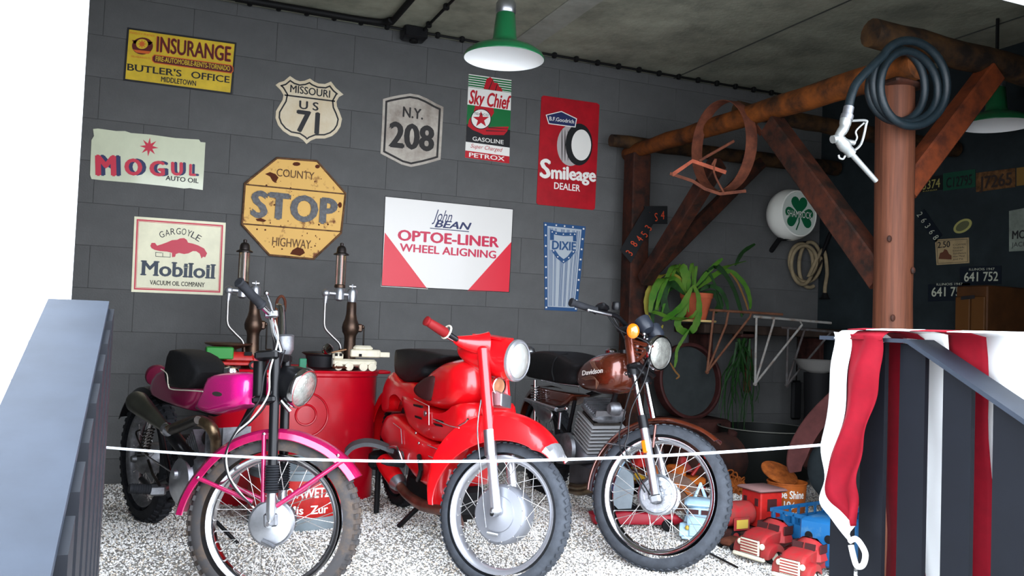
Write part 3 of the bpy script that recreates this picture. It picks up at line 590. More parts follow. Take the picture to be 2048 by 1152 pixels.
MB().tube([bc-fd*.05+V((-.02, .02, -.16)), V((q.x, YW, q.z))], .02, 8).build('bracket', BLACKM, gl)
# beige hose on the wall
bh_ = root('beige_hose', onY(1615, 530, YW-.08), 'beige coiled hose with a black handle hung on the wall under the globe', 'hose')
BH = mat('beige_hose_rubber', (132, 118, 92), .7, var=.1, scale=12); Hh = lambda u, v, o=.09: onY(u, v, YW-o)
pts = []
for i in range(100):
    t = i/100*3; a = 2*pi*t+1.2; pts.append(Hh(1609+cos(a)*(25-3*sin(t*4))+5*sin(3*t)-6*(t-1.5), 527+sin(a)*(44-3*t)+4*cos(3*t), .05+.025*t))
pts += smoothc([pts[-1], Hh(1645, 500, .12), Hh(1654, 540, .12), Hh(1650, 575, .1), Hh(1650, 592, .1)], 5)[1:]
MB().tube(pts, .0155, 10).build('hose', BH, bh_)
MB().tube([Hh(1642, 512, .13), Hh(1661, 466, .14)], [.012, .018], 10).build('handle', BLACK, bh_)
MB().tube([Hh(1645, 520, .12), Hh(1622, 560, .1), Hh(1618, 552, .06)], .008, 8).build('valve', DSTEEL, bh_)
MB().lathe([(.05, 0), (.03, .015), (.018, .05)], Hh(1650, 598, .1), (0, 0, 1), 16).build('end_fitting', BLACKM, bh_)
MB().tube([Hh(1612, 484, .07), (Hh(1612, 484).x, YW, Hh(1612, 484).z)], .008, 8).build('wall_hook', BLACKM, bh_)
# shelf, brackets, pot plant
sx0, sx1 = onY(1392, 640, 5.3).x, XR-.1; zs = 1.13
sh_ = root('wooden_shelf', ((sx0+sx1)/2, 5.45, zs), 'dark wooden wall shelf in the back right corner holding the potted plant', 'shelf')
MB().box((4.38, 5.44, zs), (1.36, .40, .07), bev=.006).build('plank', mat('dark_plank', (44, 34, 28), .8, var=.2, scale=6), sh_)
for x_ in (3.85, 4.9): MB().box((x_, 5.5, zs-.14), (.04, .26, .2), bev=.004).build('bracket', RUSTD, sh_)
SB = lambda u, v, y=5.20: onY(u, v, y)
def forkbr(pts_top, legs, tip, m, label, y=5.21, r=.009):
    rt = root('iron_bracket', SB(*tip, y), label, 'iron bracket', 'iron fork brackets hanging at the shelf')
    MB().tube([SB(*p, y) for p in pts_top], r*1.1, 8).build('top_bar', m, rt)
    for (a, b) in legs: MB().tube([SB(*a, y), SB(*b, y), SB(*tip, y)] if b else [SB(*a, y), SB(*tip, y)], r*.95, 8).build('leg', m, rt)
    MB().lathe([(.006, -.006), (.014, -.006), (.014, .006), (.006, .006)], SB(*tip, y), (0, 1, 0), 14).build('eye', m, rt)
RB = mat('brown_rusted_steel', (120, 82, 62), .7, rgb2=(92, 56, 40), scale=20); GB_ = mat('worn_grey_steel', (150, 148, 142), .6, rgb2=(112, 84, 66), scale=18, thresh=(.5, .75)); GD_ = mat('dull_grey_steel', (92, 92, 92), .6, rgb2=(70, 60, 56), scale=18)
forkbr([(1420, 620), (1565, 629)], [((1428, 622), None), ((1457, 623), (1452, 650)), ((1502, 626), (1500, 634))], (1414, 744), RB, 'rust brown iron bracket with three legs, leftmost below the plant')
forkbr([(1508, 633), (1662, 646)], [((1513, 634), None), ((1548, 638), (1547, 646)), ((1600, 642), (1604, 650))], (1510, 768), GB_, 'pale grey iron bracket with three legs, in the middle', y=5.16)
forkbr([(1563, 655), (1668, 664)], [((1576, 657), None), ((1609, 660), None), ((1662, 664), None)], (1573, 771), GD_, 'dull dark grey iron bracket with three legs, nearest the flag', y=5.24)
MB().box((3.7, 5.42, zs+.042), (.0, .0, .0)) if 0 else None
pc = onY(1392, 625, 5.36); pc.z = zs+.045
pt_ = root('potted_plant', pc, 'leaf cactus with long drooping green leaves in a terracotta pot on the shelf', 'plant')
MB().lathe([(.10, 0), (.145, 0), (.15, .008), (.145, .015), (.10, .012)], pc, (0, 0, 1), 28).build('saucer', mat('pale_saucer', (206, 178, 118), .6), pt_)
MB().lathe([(.072, .012), (.112, .175), (.118, .175), (.122, .21), (.11, .212), (.105, .19)], pc, (0, 0, 1), 28).build('pot', TERRA, pt_)
MB().lathe([(.106, .19), (.001, .195)], pc, (0, 0, 1), 20, cap=False).build('soil', mat('soil', (48, 36, 28), .95), pt_)
PY = pc.y
def leaf(px, wd, m, dy=0, dy2=None, tip=.15):
    n = len(px); dy2 = dy if dy2 is None else dy2
    pts = smoothc([onY(u, v, PY-(dy+(dy2-dy)*i/(n-1))) for i, (u, v) in enumerate(px)], 5); k = len(pts)
    ws = [wd*(tip+(1-tip)*min(1, 6*i/k, 1.0)*min(1, 3.2*(1-i/k)+.15))*(1+.10*sin(i*2.1)) for i in range(k)]
    MB().strip(pts, ws, (1, -.25, .25), .003).build('leaf', m, pt_, ang=60)
leaf([(1375, 585), (1372, 555), (1366, 537), (1360, 534)], .065, LEAF, .1); leaf([(1372, 590), (1350, 560), (1322, 560), (1306, 590), (1300, 625)], .05, LEAF, .08, .16)
leaf([(1378, 580), (1374, 600), (1365, 625), (1355, 645), (1362, 660), (1380, 664), (1392, 648), (1398, 620), (1396, 590), (1386, 570)], .05, LEAF, .16, .18)
leaf([(1385, 572), (1365, 610), (1340, 632), (1325, 642)], .042, LEAF, .18, .2); leaf([(1376, 580), (1350, 552), (1318, 553), (1298, 580), (1292, 610), (1296, 640)], .036, mat('yellow_leaf', (120, 112, 40), .6), .06, .1)
leaf([(1370, 590), (1340, 565), (1328, 590), (1332, 620), (1345, 640)], .05, LEAFD, .1, .16); leaf([(1392, 580), (1410, 560), (1440, 545), (1465, 545), (1490, 570), (1500, 600), (1500, 618)], .034, LEAF, .0, .12)
leaf([(1395, 578), (1425, 555), (1450, 535), (1470, 528), (1492, 522)], .034, LEAF, .05, .02); leaf([(1390, 575), (1415, 545), (1430, 530), (1445, 517)], .03, LEAF, .05); leaf([(1470, 532), (1485, 505), (1510, 488)], .028, LEAFD, .02)
leaf([(1400, 582), (1420, 572), (1440, 580), (1452, 600), (1456, 620)], .03, LEAFD, .1, .16); leaf([(1405, 585), (1432, 590), (1440, 610), (1430, 625)], .05, LEAFD, .05, .1)
leaf([(1300, 625), (1312, 625), (1345, 636), (1380, 636), (1394, 620)], .026, LEAF, .2); leaf([(1378, 660), (1365, 680), (1354, 700), (1352, 720), (1349, 735)], .022, LEAF, .2)
leaf([(1298, 630), (1303, 648), (1318, 660), (1326, 650)], .02, mat('yellow_leaf', (0, 0, 0)), .12, .16); leaf([(1392, 580), (1350, 575), (1316, 600), (1304, 640), (1310, 655)], .03, LEAFD, .06, .12)
leaf([(1460, 545), (1475, 565), (1490, 600), (1496, 620)], .014, mat('brown_leaf', (110, 78, 40), .7), .06, .12, tip=.5)
leaf([(1340, 725), (1350, 742), (1358, 752), (1352, 758)], .012, MC['brown_leaf'], .2, tip=.5)
g = R_.Random(21)
for k in range(9):
    a0_ = g.uniform(-1, 1); u1 = 1385+a0_*75+g.uniform(-10, 10); up_ = g.uniform(25, 60)
    leaf([(1385+a0_*12, 585), (1385+a0_*45, 585-up_), (u1, 590-up_*.4), (u1+a0_*22, 615+g.uniform(0, 25))], g.uniform(.018, .032), (LEAF, LEAFD)[k % 2], .02, g.uniform(.05, .18))
# grass plant hanging below the shelf
gp = root('hanging_grass_plant', onY(1485, 700, 5.28), 'trailing grassy plant hanging below the shelf beside the rusty bracket', 'plant')
g = R_.Random(9)
MB().box(onY(1487, 668, 5.3), (.12, .12, .06), bev=.01).build('basket', RUSTD, gp)
for k in range(34):
    u0, v0 = 1485+g.uniform(-12, 16), 672+g.uniform(0, 30); u2 = 1482+g.uniform(-38, 40); v2 = g.uniform(760, 885); y_ = 5.28-g.uniform(-.08, .14)
    pts = smoothc([onY(u0, v0, y_), onY((u0+u2)/2+g.uniform(-14, 14), v0+(v2-v0)*.35, y_), onY(u2, v0+(v2-v0)*.7, y_), onY(u2+g.uniform(-8, 8), v2, y_)], 4)
    MB().strip(pts, [g.uniform(.008, .02)*(1-.75*i/len(pts)) for i in range(len(pts))], (g.uniform(-1, 1), g.uniform(-1, 1), 0), .002).build('leaf', LEAFD, gp, ang=60)
# ------------------------------------------------------------ right wall things
WX = Plane((XR, 0, 0), (-1, 0, 0))
GRN = mat('plate_green', (26, 66, 50), .5); YDG = mat('plate_yellow', (150, 142, 80), .5); GRYP = mat('plate_pale_digits', (178, 182, 162), .5); NP = mat('plate_navy', (22, 28, 36), .5)
s = sign('licence_plate', [(1834, 357), (1886, 350), (1886, 379), (1834, 386)], PLT, 'black plate with yellow digits 13374, leftmost of the top row', 'licence plate', pln=WX); text_on(WX, s, '13374', (1839, 380.5), (1880, 374), 17, YDG, bold=.01); text_on(WX, s, 'KANSAS', (1846, 384), (1874, 380.5), 2.5, YDG)
s = sign('licence_plate', [(1886, 347), (1950, 338), (1950, 374), (1886, 382)], GRN, 'dark green plate in the middle of the top row', 'licence plate', pln=WX); text_on(WX, s, 'C12795', (1892, 376), (1944, 369), 20, INK, bold=.02)
s = sign('licence_plate', [(1952, 346), (2030, 336), (2030, 374), (1952, 384)], mat('plate_rust', (84, 58, 34), .7, var=.3, scale=20), 'rusty orange brown plate near the frame edge of the top row', 'licence plate', pln=WX); text_on(WX, s, 'J7265', (1958, 378), (2024, 369), 24, mat('plate_rust_digits', (48, 40, 36), .6), bold=.03)
s = sign('licence_plate', [(2033, 336), (2075, 330), (2075, 366), (2033, 372)], mat('plate_ochre', (110, 84, 40), .7), 'ochre plate cut by the right picture edge', 'licence plate', pln=WX)
s = sign('licence_plate', [(1834, 432), (1848, 418), (1884, 470), (1870, 486)], NP, 'dark plate with pale digits 26368 hung askew by the post', 'licence plate', pln=WX)
for ch, x_, y_ in zip('26368', (1840, 1848, 1856, 1864, 1872), (429, 441, 452, 464, 475)):
    a_ = rad(54); vs_, fs_ = text_mesh(ch, bold=.01); MB().add([WX.p(x_+(v.x-.28)*14*cos(a_)+(v.y-.35)*18*sin(a_), y_+(v.x-.28)*14*sin(a_)-(v.y-.35)*18*cos(a_), .008) for v in vs_], fs_).build('digit', GRYP, s, smooth=False)
s = sign('oval_badge', circ(1925, 452, 20, 12, rot=rad(-32)), mat('dull_yellow', (152, 148, 88), .6), 'small oval yellow badge tilted above the cafe notice', pln=WX)
flat_on(WX, s, [circ(1925, 452, 15, 8, rot=rad(-32))], mat('olive_print', (84, 86, 60), .6), .006, 'print')
s = sign('price_notice', [(1870, 479), (1937, 475), (1938, 526), (1873, 530)], mat('aged_card', (160, 140, 104), .8, var=.08, scale=8), 'aged cream notice with a 2.50 price on the right wall', pln=WX)
band_on(WX, s, [(1870, 479), (1937, 475), (1938, 526), (1873, 530)], 2.5, 3.2, INK, .006); text_on(WX, s, '2.50', (1875, 496), (1900, 494), 12, INK, bold=.02)
flat_on(WX, s, [[(1877, 518), (1880, 506), (1886, 504), (1889, 498), (1894, 500), (1898, 508), (1903, 511), (1903, 519)]], mat('brown_print', (96, 60, 44), .6), .006, 'print')
for k in range(6): text_on(WX, s, ('COFFEE', 'Steak', 'Dinner', 'Sandwich', 'Hot Meal', 'and Pie')[k], (1906, 491.5+k*5.8), (1932-(k % 3)*3, 490+k*5.8), 3.4, INK)
s = sign('enamel_notice', [(2018, 422), (2080, 410), (2080, 500), (2018, 503)], mat('worn_grey_green', (112, 120, 110), .6, var=.12, scale=8), 'worn grey enamel notice cut by the right edge of the picture', pln=WX); text_on(WX, s, 'MO', (2024, 478), (2052, 476), 16, INK, bold=.03); text_on(WX, s, 'JACK', (2023, 494), (2054, 492), 9, INK)
for (a, b, c_, d_, lb, nm, l_, r_, yl) in (((1920, 534), (2002, 531), (2002, 568), (1920, 571), 'upper dark plate reading Illinois 1947 641 752', '641 752', 1928, 1996, 563), ((1856, 569), (1940, 566), (1940, 600), (1856, 603), 'lower dark plate reading Illinois 641, partly behind the brown cabinet', '641 752', 1863, 1932, 593)):
    s = sign('licence_plate', [a, b, c_, d_], NP, lb, 'licence plate', pln=WX); text_on(WX, s, '641', (l_, yl), (l_+28, yl-.6), 18, GRYP, bold=.015); text_on(WX, s, '752', (l_+38, yl-.9), (r_, yl-1.5), 18, GRYP, bold=.015); text_on(WX, s, 'ILLINOIS 1947', (l_+10, yl-22), (r_-7, yl-23), 4.5, GRYP)
# brown cabinet against the right wall
cb = root('brown_cabinet', onX(1950, 640, XR-.2), 'orange brown cabinet standing against the dark right wall', 'cabinet')
A_ = onX(1912, 572, XR-.35); B_ = onX(1975, 570, XR-.35); xx = XR-.35
CABM = mat('orange_brown_board', (66, 40, 20), .6, var=.12, scale=8)
ztop = A_.z; MB().box(((XR+xx)/2, (A_.y+B_.y)/2, (ztop+.08)/2), (XR-xx, A_.y-B_.y, ztop-.08), bev=.008).build('cabinet_body', CABM, cb)
yy_ = (A_.y+B_.y)/2
wc_ = A_.y-B_.y; MB().box((xx-.008, A_.y-.27*wc_, ztop-.22), (.016, .46*wc_, .30), bev=.004).build('door', mat('cabinet_panel', (80, 50, 22), .55), cb)
MB().box((xx-.008, B_.y+.24*wc_, ztop-.22), (.016, .42*wc_, .30), bev=.004).build('door', MC['cabinet_panel'], cb)
MB().box((xx-.008, yy_, ztop-.62), (.016, (A_.y-B_.y)*.9, .36), bev=.004).build('drawer', CABM, cb)
CP = Plane((xx-.016, 0, 0), (-1, 0, 0)); flat_on(CP, cb, [[(1921, 600), (1950, 597), (1949, 590), (1922, 593)]], INK, .001, 'print')
# ------------------------------------------------------------ motorcycles
class Bike:
    def __init__(s, name, c, phi, rake, steer, label):
        s.c = V(c); s.phi = rad(phi); s.fw = V((cos(s.phi), sin(s.phi), 0)); s.rt = V((sin(s.phi), -cos(s.phi), 0))
        s.a = V((0, 0, 1))*cos(rad(rake))-s.fw*sin(rad(rake))
        s.n = (M.Rotation(rad(steer), 3, s.a)@s.rt).normalized(); s.f2 = s.n.cross(s.a).normalized()
        if s.f2.dot(s.fw) < 0: s.f2 = -s.f2
        s.r = root(name, V((c[0], c[1], 0))-s.fw*.65, label, 'motorcycle')
    def F(s, u, v, off=0): return hit(u, v, s.c+s.n*off, s.n)     # on the front (steered) plane
    def R(s, u, v, off=0): return hit(u, v, s.c+s.rt*off, s.rt)   # on the frame plane
    def L(s, x, y, z): return V((s.c.x, s.c.y, 0))+s.fw*x+s.rt*y+V((0, 0, z))   # x forward, y to the right side, z up
def G_(b, u, v, o): return b.F(u, v, abs(o))+b.n*(o-abs(o))
def wheel(b, name, c, n, f2, R, ro, tw, mt, hub, nsp=36, knobs=0, spk=True, rimm=None):
    c = V(c); n = n.normalized(); a = f2.cross(n).normalized(); a = a if a.z > 0 else -a
    x = f2.normalized()
    rm = ro-R  # tyre sidewall depth
    prof = [(R-.022, -.016), (R-.014, -.028), (R-.003, -.034), (R+.004, -.035), (R+.002, -.028), (R-.010, -.02), (R-.018, 0), (R-.010, .02), (R+.002, .028), (R+.004, .035), (R-.003, .034), (R-.014, .028), (R-.022, .016)]
    rim = MB().lathe([(r, h) for r, h in prof]+[prof[0]], c, n, 72, x=x, cap=False).build(name, rimm or CHROME, b.r)
    ty = []; k = 18
    for i in range(k+1):
        t = pi*1.18*(i/k-.5)*1; 
        ty.append((R-.001+rm*.42+cos(t)*rm*.58, sin(t)*tw/2))
    mb = MB().lathe(ty, c, n, 72, x=x, cap=False)
    if knobs:
        for i in range(knobs):
            for (h, al, wd) in ((-.62, .0, .26), (.0, .5, .34), (.62, .0, .26)):
                t = 2*pi*(i+al)/knobs; rr__ = ro-abs(h)*rm*.22; d = x*cos(t)+a*sin(t); tt = -x*sin(t)+a*cos(t); dn = (d+n*h*.9).normalized(); sd = tt.cross(dn)
                mb.box(c+d*(rr__-.001)+n*h*tw/2, (.021, wd*tw, .014), R=M((tt, sd, dn)).transposed(), taper=(.85, .85))
    else:
        for i in range(60):
            for h in (-.45, .45):
                t = 2*pi*(i+(.5 if h > 0 else 0))/60; d = x*cos(t)+a*sin(t); tt = -x*sin(t)+a*cos(t); dn = (d+n*h*.55).normalized(); sd = tt.cross(dn)
                mb.box(c+d*(ro-rm*.07+.0005)+n*h*tw/2, (.017, tw*.34, .005), R=M.Rotation(.45*(1 if h > 0 else -1), 3, dn)@M((tt, sd, dn)).transposed())
    mb.build('tire', mt, rim)
    if hub: hub(rim, c, n, x, a)
    if spk:
        rh = b.rh
        for i in range(nsp):
            t = 2*pi*(i+.5)/nsp; sg = 1 if i % 2 else -1; dt = (.62 if (i//2) % 2 else -.62)
            p1 = c+(x*cos(t)+a*sin(t))*(R-.018)+n*.008*sg; p0 = c+(x*cos(t+dt)+a*sin(t+dt))*rh+n*b.hw*sg
            MB().tube([p0, p1.lerp(p0, .06)], .0016, 5).tube([p1.lerp(p0, .07), p1], .0034, 5).build('spoke', SPOKE, rim, ang=80)
    return rim
def fender(b, name, c, n, x, a, prof, angs, m, parent=None, th=.003, segs=30):
    # prof(t)->list of (radius, offset along n); swept between angles
    vs = []; np_ = None
    for i in range(segs+1):
        t = i/segs; ang = rad(angs[0]+(angs[1]-angs[0])*t); d = x*cos(ang)+a*sin(ang); pr = prof(t); np_ = len(pr)
        for r, h in pr: vs.append(c+d*r+n*h)
        for r, h in pr[::-1]: vs.append(c+d*(r-th)+n*h*.97)
    m2 = 2*np_; fs = [[i*m2+k, i*m2+(k+1) % m2, (i+1)*m2+(k+1) % m2, (i+1)*m2+k] for i in range(segs) for k in range(m2)]
    fs += [[k, k+1, m2-2-k, m2-1-k] for k in range(np_-1)]+[[segs*m2+k, segs*m2+k+1, segs*m2+m2-2-k, segs*m2+m2-1-k] for k in range(np_-1)]
    return MB().add(vs, fs).build(name, m, parent or b.r)
def T(b, name, pts, r, m, parent=None, seg=10, sm=0, closed=False): return MB().tube(smoothc(pts, sm) if sm else pts, r if not sm or not isinstance(r, list) else [r[min(len(r)-1, int(i/(len(smoothc(pts, sm))-1)*(len(r)-1)+.001))]+(r[min(len(r)-1, int(i/(len(smoothc(pts, sm))-1)*(len(r)-1)+.001)+1)]-r[min(len(r)-1, int(i/(len(smoothc(pts, sm))-1)*(len(r)-1)+.001))])*((i/(len(smoothc(pts, sm))-1)*(len(r)-1)) % 1) for i in range(len(smoothc(pts, sm)))], seg, closed).build(name, m, parent or b.r)
def lens(b, c, ax, r, shell, rimm, dep=.12, parent=None):
    ax = V(ax).normalized()
    sh = MB().lathe([(.02, -dep), (r*.45, -dep*.97), (r*.75, -dep*.8), (r*.93, -dep*.45), (r, -.01), (r, 0)], c, ax, 36).build('headlight_shell', shell, parent or b.r)
    MB().lathe([(r*.99, -.012), (r*1.05, -.008), (r*1.06, .006), (r*1.0, .014), (r*.93, .014), (r*.92, .004)], c, ax, 40, cap=False).build('headlight_rim', rimm, sh)
    MB().lathe([(r*.94, .004), (r*.86, .014), (r*.6, .024), (r*.3, .029), (.001, .031)], c, ax, 36, cap=False).build('headlight_glass', GLASS, sh)
    return sh
# ---------------- pink trials bike
b = b1 = Bike('pink_trials_motorcycle', (.483, 3.423, .316), -70, 9, 48, 'pink trials motorcycle with knobbly tires, on the left in front of the red drum')
def hub1(rim, c, n, x, a):
    MB().lathe([(.062, -.05), (.075, -.045), (.075, -.02), (.05, -.012), (.05, .01), (.085, .02), (.088, .045), (.062, .052)], c, n, 32).build('hub', ALUD, rim)
    MB().lathe([(.07, .046), (.083, .05), (.078, .058), (.03, .064), (.014, .066), (.014, .085)], c, n, 32).build('brake_plate', ALU, rim)
    MB().tube([c+n*.07-a*.06+x*-.03, c+n*.085-a*.085+x*.02], .008, 8).build('brake_arm', ALUD, rim)
b.rh = .058; b.hw = .035
wheel(b, 'front_wheel', b.c, b.n, b.f2, .249, .326, .088, RUB1, hub1, knobs=52)
fc_ = b.c+b.a*.0; fx_, fa_ = b.f2, b.a
def pf1(t):
    r = .352+.035*max(0, t-.75)*2+.02*max(0, .2-t)*5; w_ = .068
    return [(r-.038, -w_), (r-.016, -w_*.92), (r-.003, -w_*.6), (r, 0), (r-.003, w_*.6), (r-.016, w_*.92), (r-.038, w_)]
ff = fender(b, 'front_fender', b.c, b.n, b.f2, b.a, pf1, (171, 24), PINKD)
F = b.F; R = b.R
for q in ((676, 911), (528, 868), (396, 955)): MB().lathe([(.006, 0), (.006, .004), (.002, .006)], F(*q, .066), b.n, 10).build('bolt', CHROME, ff)
for o in (.068, -.068):
    s_ = 'fender_strut'
    T(b, s_, [G_(b, 528, 870, o), G_(b, 526, 1004, o)], .009, PINKD); T(b, s_, [G_(b, 398, 957, o), G_(b, 505, 1004, o)], .0085, PINKD); T(b, s_, [G_(b, 684, 922, o), G_(b, 553, 1012, o)], .009, PINKD)
for o in (.082, -.082):
    lg = T(b, 'fork_leg', [G_(b, 552, 705, o), G_(b, 545, 935, o)], .0185, BLACK, seg=16)
    mb = MB(); prof = []
    p0, p1 = G_(b, 545, 930, o), G_(b, 543, 986, o); L_ = (p1-p0).length; n_ = 11
    prof = [(.019, 0)]
    for k in range(n_): prof += [(.0275, (k+.35)*L_/n_), (.0275, (k+.6)*L_/n_), (.021, (k+1)*L_/n_)]
    mb.lathe(prof, p0, p1-p0, 20).build('fork_boot', RUB, lg)
    T(b, 'fork_slider', [G_(b, 543, 985, o), G_(b, 542, 1025, o), G_(b, 541, 1045, o*.9)], [.018, .018, .014], ALU, lg, 14)
    MB().box(G_(b, 541, 1040, o*.95), (.05, .018, .05), R=M((b.f2, b.n, b.a)).transposed(), bev=.006).build('axle_clamp', ALUD, lg)
T(b, 'front_axle', [b.c-b.n*.1, b.c+b.n*.105], .008, CHROME)
def yoke(q, w_, h_, m, dz=.04):
    c_ = F(*q, 0); return MB().box(c_-b.f2*.02, (dz*2.2, w_, h_), R=M((b.f2, b.n, b.a)).transposed(), bev=.008).build('fork_yoke', m, b.r)
yoke((558, 714), .25, .035, BLACK); yoke((552, 800), .23, .03, BLACK)
T(b, 'steering_head', [R(521, 722, .05), R(518, 806, .05)], .026, BLACK, seg=16)
gq = F(567, 700, -.02); MB().lathe([(.028, -.02), (.04, .0), (.042, .05), (.044, .052), (.040, .058), (.034, .056)], gq, b.a, 24).build('speedometer', ALUD, b.r)
hc = F(604, 776, .05); hax = (V((CAM.x, CAM.y, hc.z))-hc).normalized(); hax = (M.Rotation(rad(56), 3, (0, 0, 1))@hax+V((0, 0, -.30))).normalized()
hl = lens(b, hc, hax, .076, BLACK, CHROME, .12)
T(b, 'headlight_bracket', [F(566, 742, .07), hc-hax*.06+b.a*.03], .007, BLACK, hl); T(b, 'headlight_bracket', [F(562, 800, .07), F(580, 822, .05)], .009, CHROME, hl)
hb = [F(561, 703, .04), F(557, 690, .05), F(548, 663, .08), F(543, 640, .11), F(538, 626, .14), F(524, 612, .18), F(508, 595, .23)]
hbo = T(b, 'handlebar', hb, .0115, CHROME, sm=5, seg=12)
g0, g1 = F(524, 611, .185), F(477, 563, .30)
MB().lathe([(.019, 0), (.021, .005), (.017, .012)]+[(.017+.0008*(k % 2), .012+k*.006) for k in range(int(((g1-g0).length-.02)/.006))]+[(.021, (g1-g0).length-.006), (.018, (g1-g0).length), (.004, (g1-g0).length+.001)], g0, g1-g0, 18).build('grip', RUB, hbo)
T(b, 'brake_lever', [F(549, 634, .13), F(541, 606, .17), F(533, 587, .2)], .004, CHROME, hbo); MB().ell(F(533, 586, .2), (.009, .009, .009), seg=12, rings=8).build('lever_ball', CHROME, hbo)
MB().box(F(543, 628, .13), (.05, .03, .03), R=M((b.f2, b.n, b.a)).transposed(), bev=.006).build('lever_clamp', ALU, hbo)
T(b, 'handlebar', [F(562, 703, -.04), F(563, 680, -.06), F(564, 650, -.12), F(562, 618, -.18), F(556, 612, -.22)], .0115, CHROME, sm=5); T(b, 'grip', [F(563, 622, -.2), F(567, 690, -.3)], .017, RUB)
for pts, r, m in (([F(549, 640, .1), F(556, 680, .1), F(540, 740, .12), F(536, 790, .12), F(505, 836, .12), F(470, 868, .11), F(453, 905, .1), F(458, 950, .1), F(480, 985, .09), F(508, 1016, .09)], .0035, mat('pale_cable', (180, 178, 172), .5)), ([F(556, 690, .09), F(530, 745, .13), F(519, 800, .13), F(480, 850, .12), F(455, 895, .11), F(450, 930, .1), F(468, 975, .1), F(505, 1012, .09)], .0035, BLACK), ([F(570, 700, .05), F(552, 760, .09), F(530, 812, .1), F(500, 845, .1), F(470, 870, .1)], .003, BLACK)): T(b, 'cable', pts, r, m, sm=6, seg=6)
# body
tank = [(424, 751), (436, 747), (452, 745), (478, 744), (496, 746), (505, 752), (508, 766), (507, 785), (503, 809), (478, 818), (450, 825), (424, 830), (404, 826), (386, 820), (396, 802), (408, 784), (414, 766)]
tk = MB().slab([R(445+(u-445)*.82, v, .07) for u, v in tank], b.rt, .075, p=2.4, smin=.66, mid=-.035).build('fuel_tank', PINK, b.r, ang=60)
em = Plane(b.c+b.rt*.108, b.rt); MB().prism([em.p(u, v) for u, v in circ(434, 788, 13, 7, 20, rot=rad(8))], b.rt*-.01).build('tank_badge', mat('old_gold_badge', (190, 170, 110), .4, .3), tk)
MB().prism([em.p(u, v, .0025) for u, v in circ(434, 788, 10, 4.6, 20, rot=rad(8))], b.rt*-.004).build('tank_badge', mat('badge_dark', (70, 66, 60), .5), tk)
fp_ = R(462, 742, 0); MB().lathe([(.03, -.015), (.034, 0), (.03, .012), (.01, .018)], fp_, (0, 0, 1), 20).build('fuel_cap', CHROME, tk)
tail = [(294, 779), (300, 760), (312, 745), (330, 737), (360, 742), (400, 752), (424, 752), (412, 775), (404, 800), (392, 822), (360, 815), (325, 803), (300, 792)]
MB().slab([R(360+(u-360)*.85, v, .05) for u, v in tail], b.rt, .06, p=2.5, smin=.75, mid=-.03).build('tail_body', mat('pink_side_panel', (150, 22, 78), .3, .3, coat=.8), b.r, ang=60)
MB().lathe([(.052, 0), (.055, .015), (.045, .04), (.01, .05)], R(318, 753, 0)-b.fw*.02, -b.fw+V((0, 0, .3)), 22).build('tail_lamp', mat('maroon_lens', (92, 20, 44), .3), b.r)
seat = [(333, 732), (338, 712), (346, 699), (358, 698), (376, 702), (398, 711), (414, 724), (430, 745), (420, 764), (406, 778), (372, 778), (340, 774), (333, 760), (330, 745)]
st_ = MB().slab([R(380+(u-380)*.74, v, .06) for u, v in seat], b.rt, .075, p=3, smin=.80, mid=-.03).build('seat', SEAT, b.r, ang=60)
T(b, 'seat_piping', [R(322, 738, .1), R(334, 748, .105), (R(337, 772, .105)), R(345, 779, .105), R(380, 781, .105), R(406, 783, .105)], .0028, IVORY, st_, sm=5, seg=6)
# engine
eng = MB().slab([R(u, v, .10) for u, v in circ(372, 950, 30, 46, 24)], b.rt, .10, p=2.5, smin=.75, mid=-.09).build('engine', ALUD, b.r, ang=50)
MB().lathe([(.095, 0), (.092, .02), (.07, .035), (.03, .042), (.012, .043)], R(368, 962, .11), b.rt, 32, squash=1.1).build('engine_cover', ALU, eng)
MB().lathe([(.022, 0), (.02, .014), (.008, .016)], R(352, 948, .15), b.rt, 14).build('cover_cap', ALU, eng)
ca, cb_ = R(385, 940, .02), R(425, 875, .02); cx_ = (cb_-ca)
for k in range(12):
    p = ca+cx_*(.15+.07*k); MB().box(p, (.15-.003*k, .13, .0045), R=M((cx_.cross(b.rt).normalized(), b.rt, cx_.normalized())).transposed()).build('cooling_fin', ALUD, eng)
MB().tube([ca, cb_], .042, 16).build('cylinder', DSTEEL, eng)
for k in range(6): MB().box(R(438+k*7, 886-k*1.5, .03), (.005, .12, .1), R=M.Rotation(b.phi, 3, 'Z')).build('head_fin', ALUD, eng)
T(b, 'spark_plug', [R(452, 872, .05), R(453, 860, .06)], .006, WENAM, eng)
T(b, 'exhaust_pipe', [R(430, 908, .09), R(431, 880, .12), R(424, 858, .14), R(408, 845, .15), (R(390, 842, .15)), R(360, 850, .15), R(336, 860, .14)], [.021, .022, .024, .024, .022, .02, .018], PIPE, sm=6, seg=16)
T(b, 'heat_shield', [R(344, 862, .165), R(370, 852, .172), R(396, 840, .175)], .017, DSTEEL)
mufa, mufb = R(336, 860, .15), R(270, 800, .18)
md = (mufb-mufa); MB().lathe([(.018, 0), (.026, .0), (.027, .012), (.02, .016), (.045, md.length*.75), (.05, md.length*.93), (.043, md.length), (.02, md.length), (.018, md.length*.9)], mufa, md, 28).build('muffler', mat('grey_olive_muffler', (84, 84, 74), .3, .8, var=.1, scale=6), b.r)
MB().lathe([(.0275, -.006), (.029, 0), (.029, .014), (.0275, .02)], mufa, md, 24).build('muffler_clamp', CHROME, b.r)
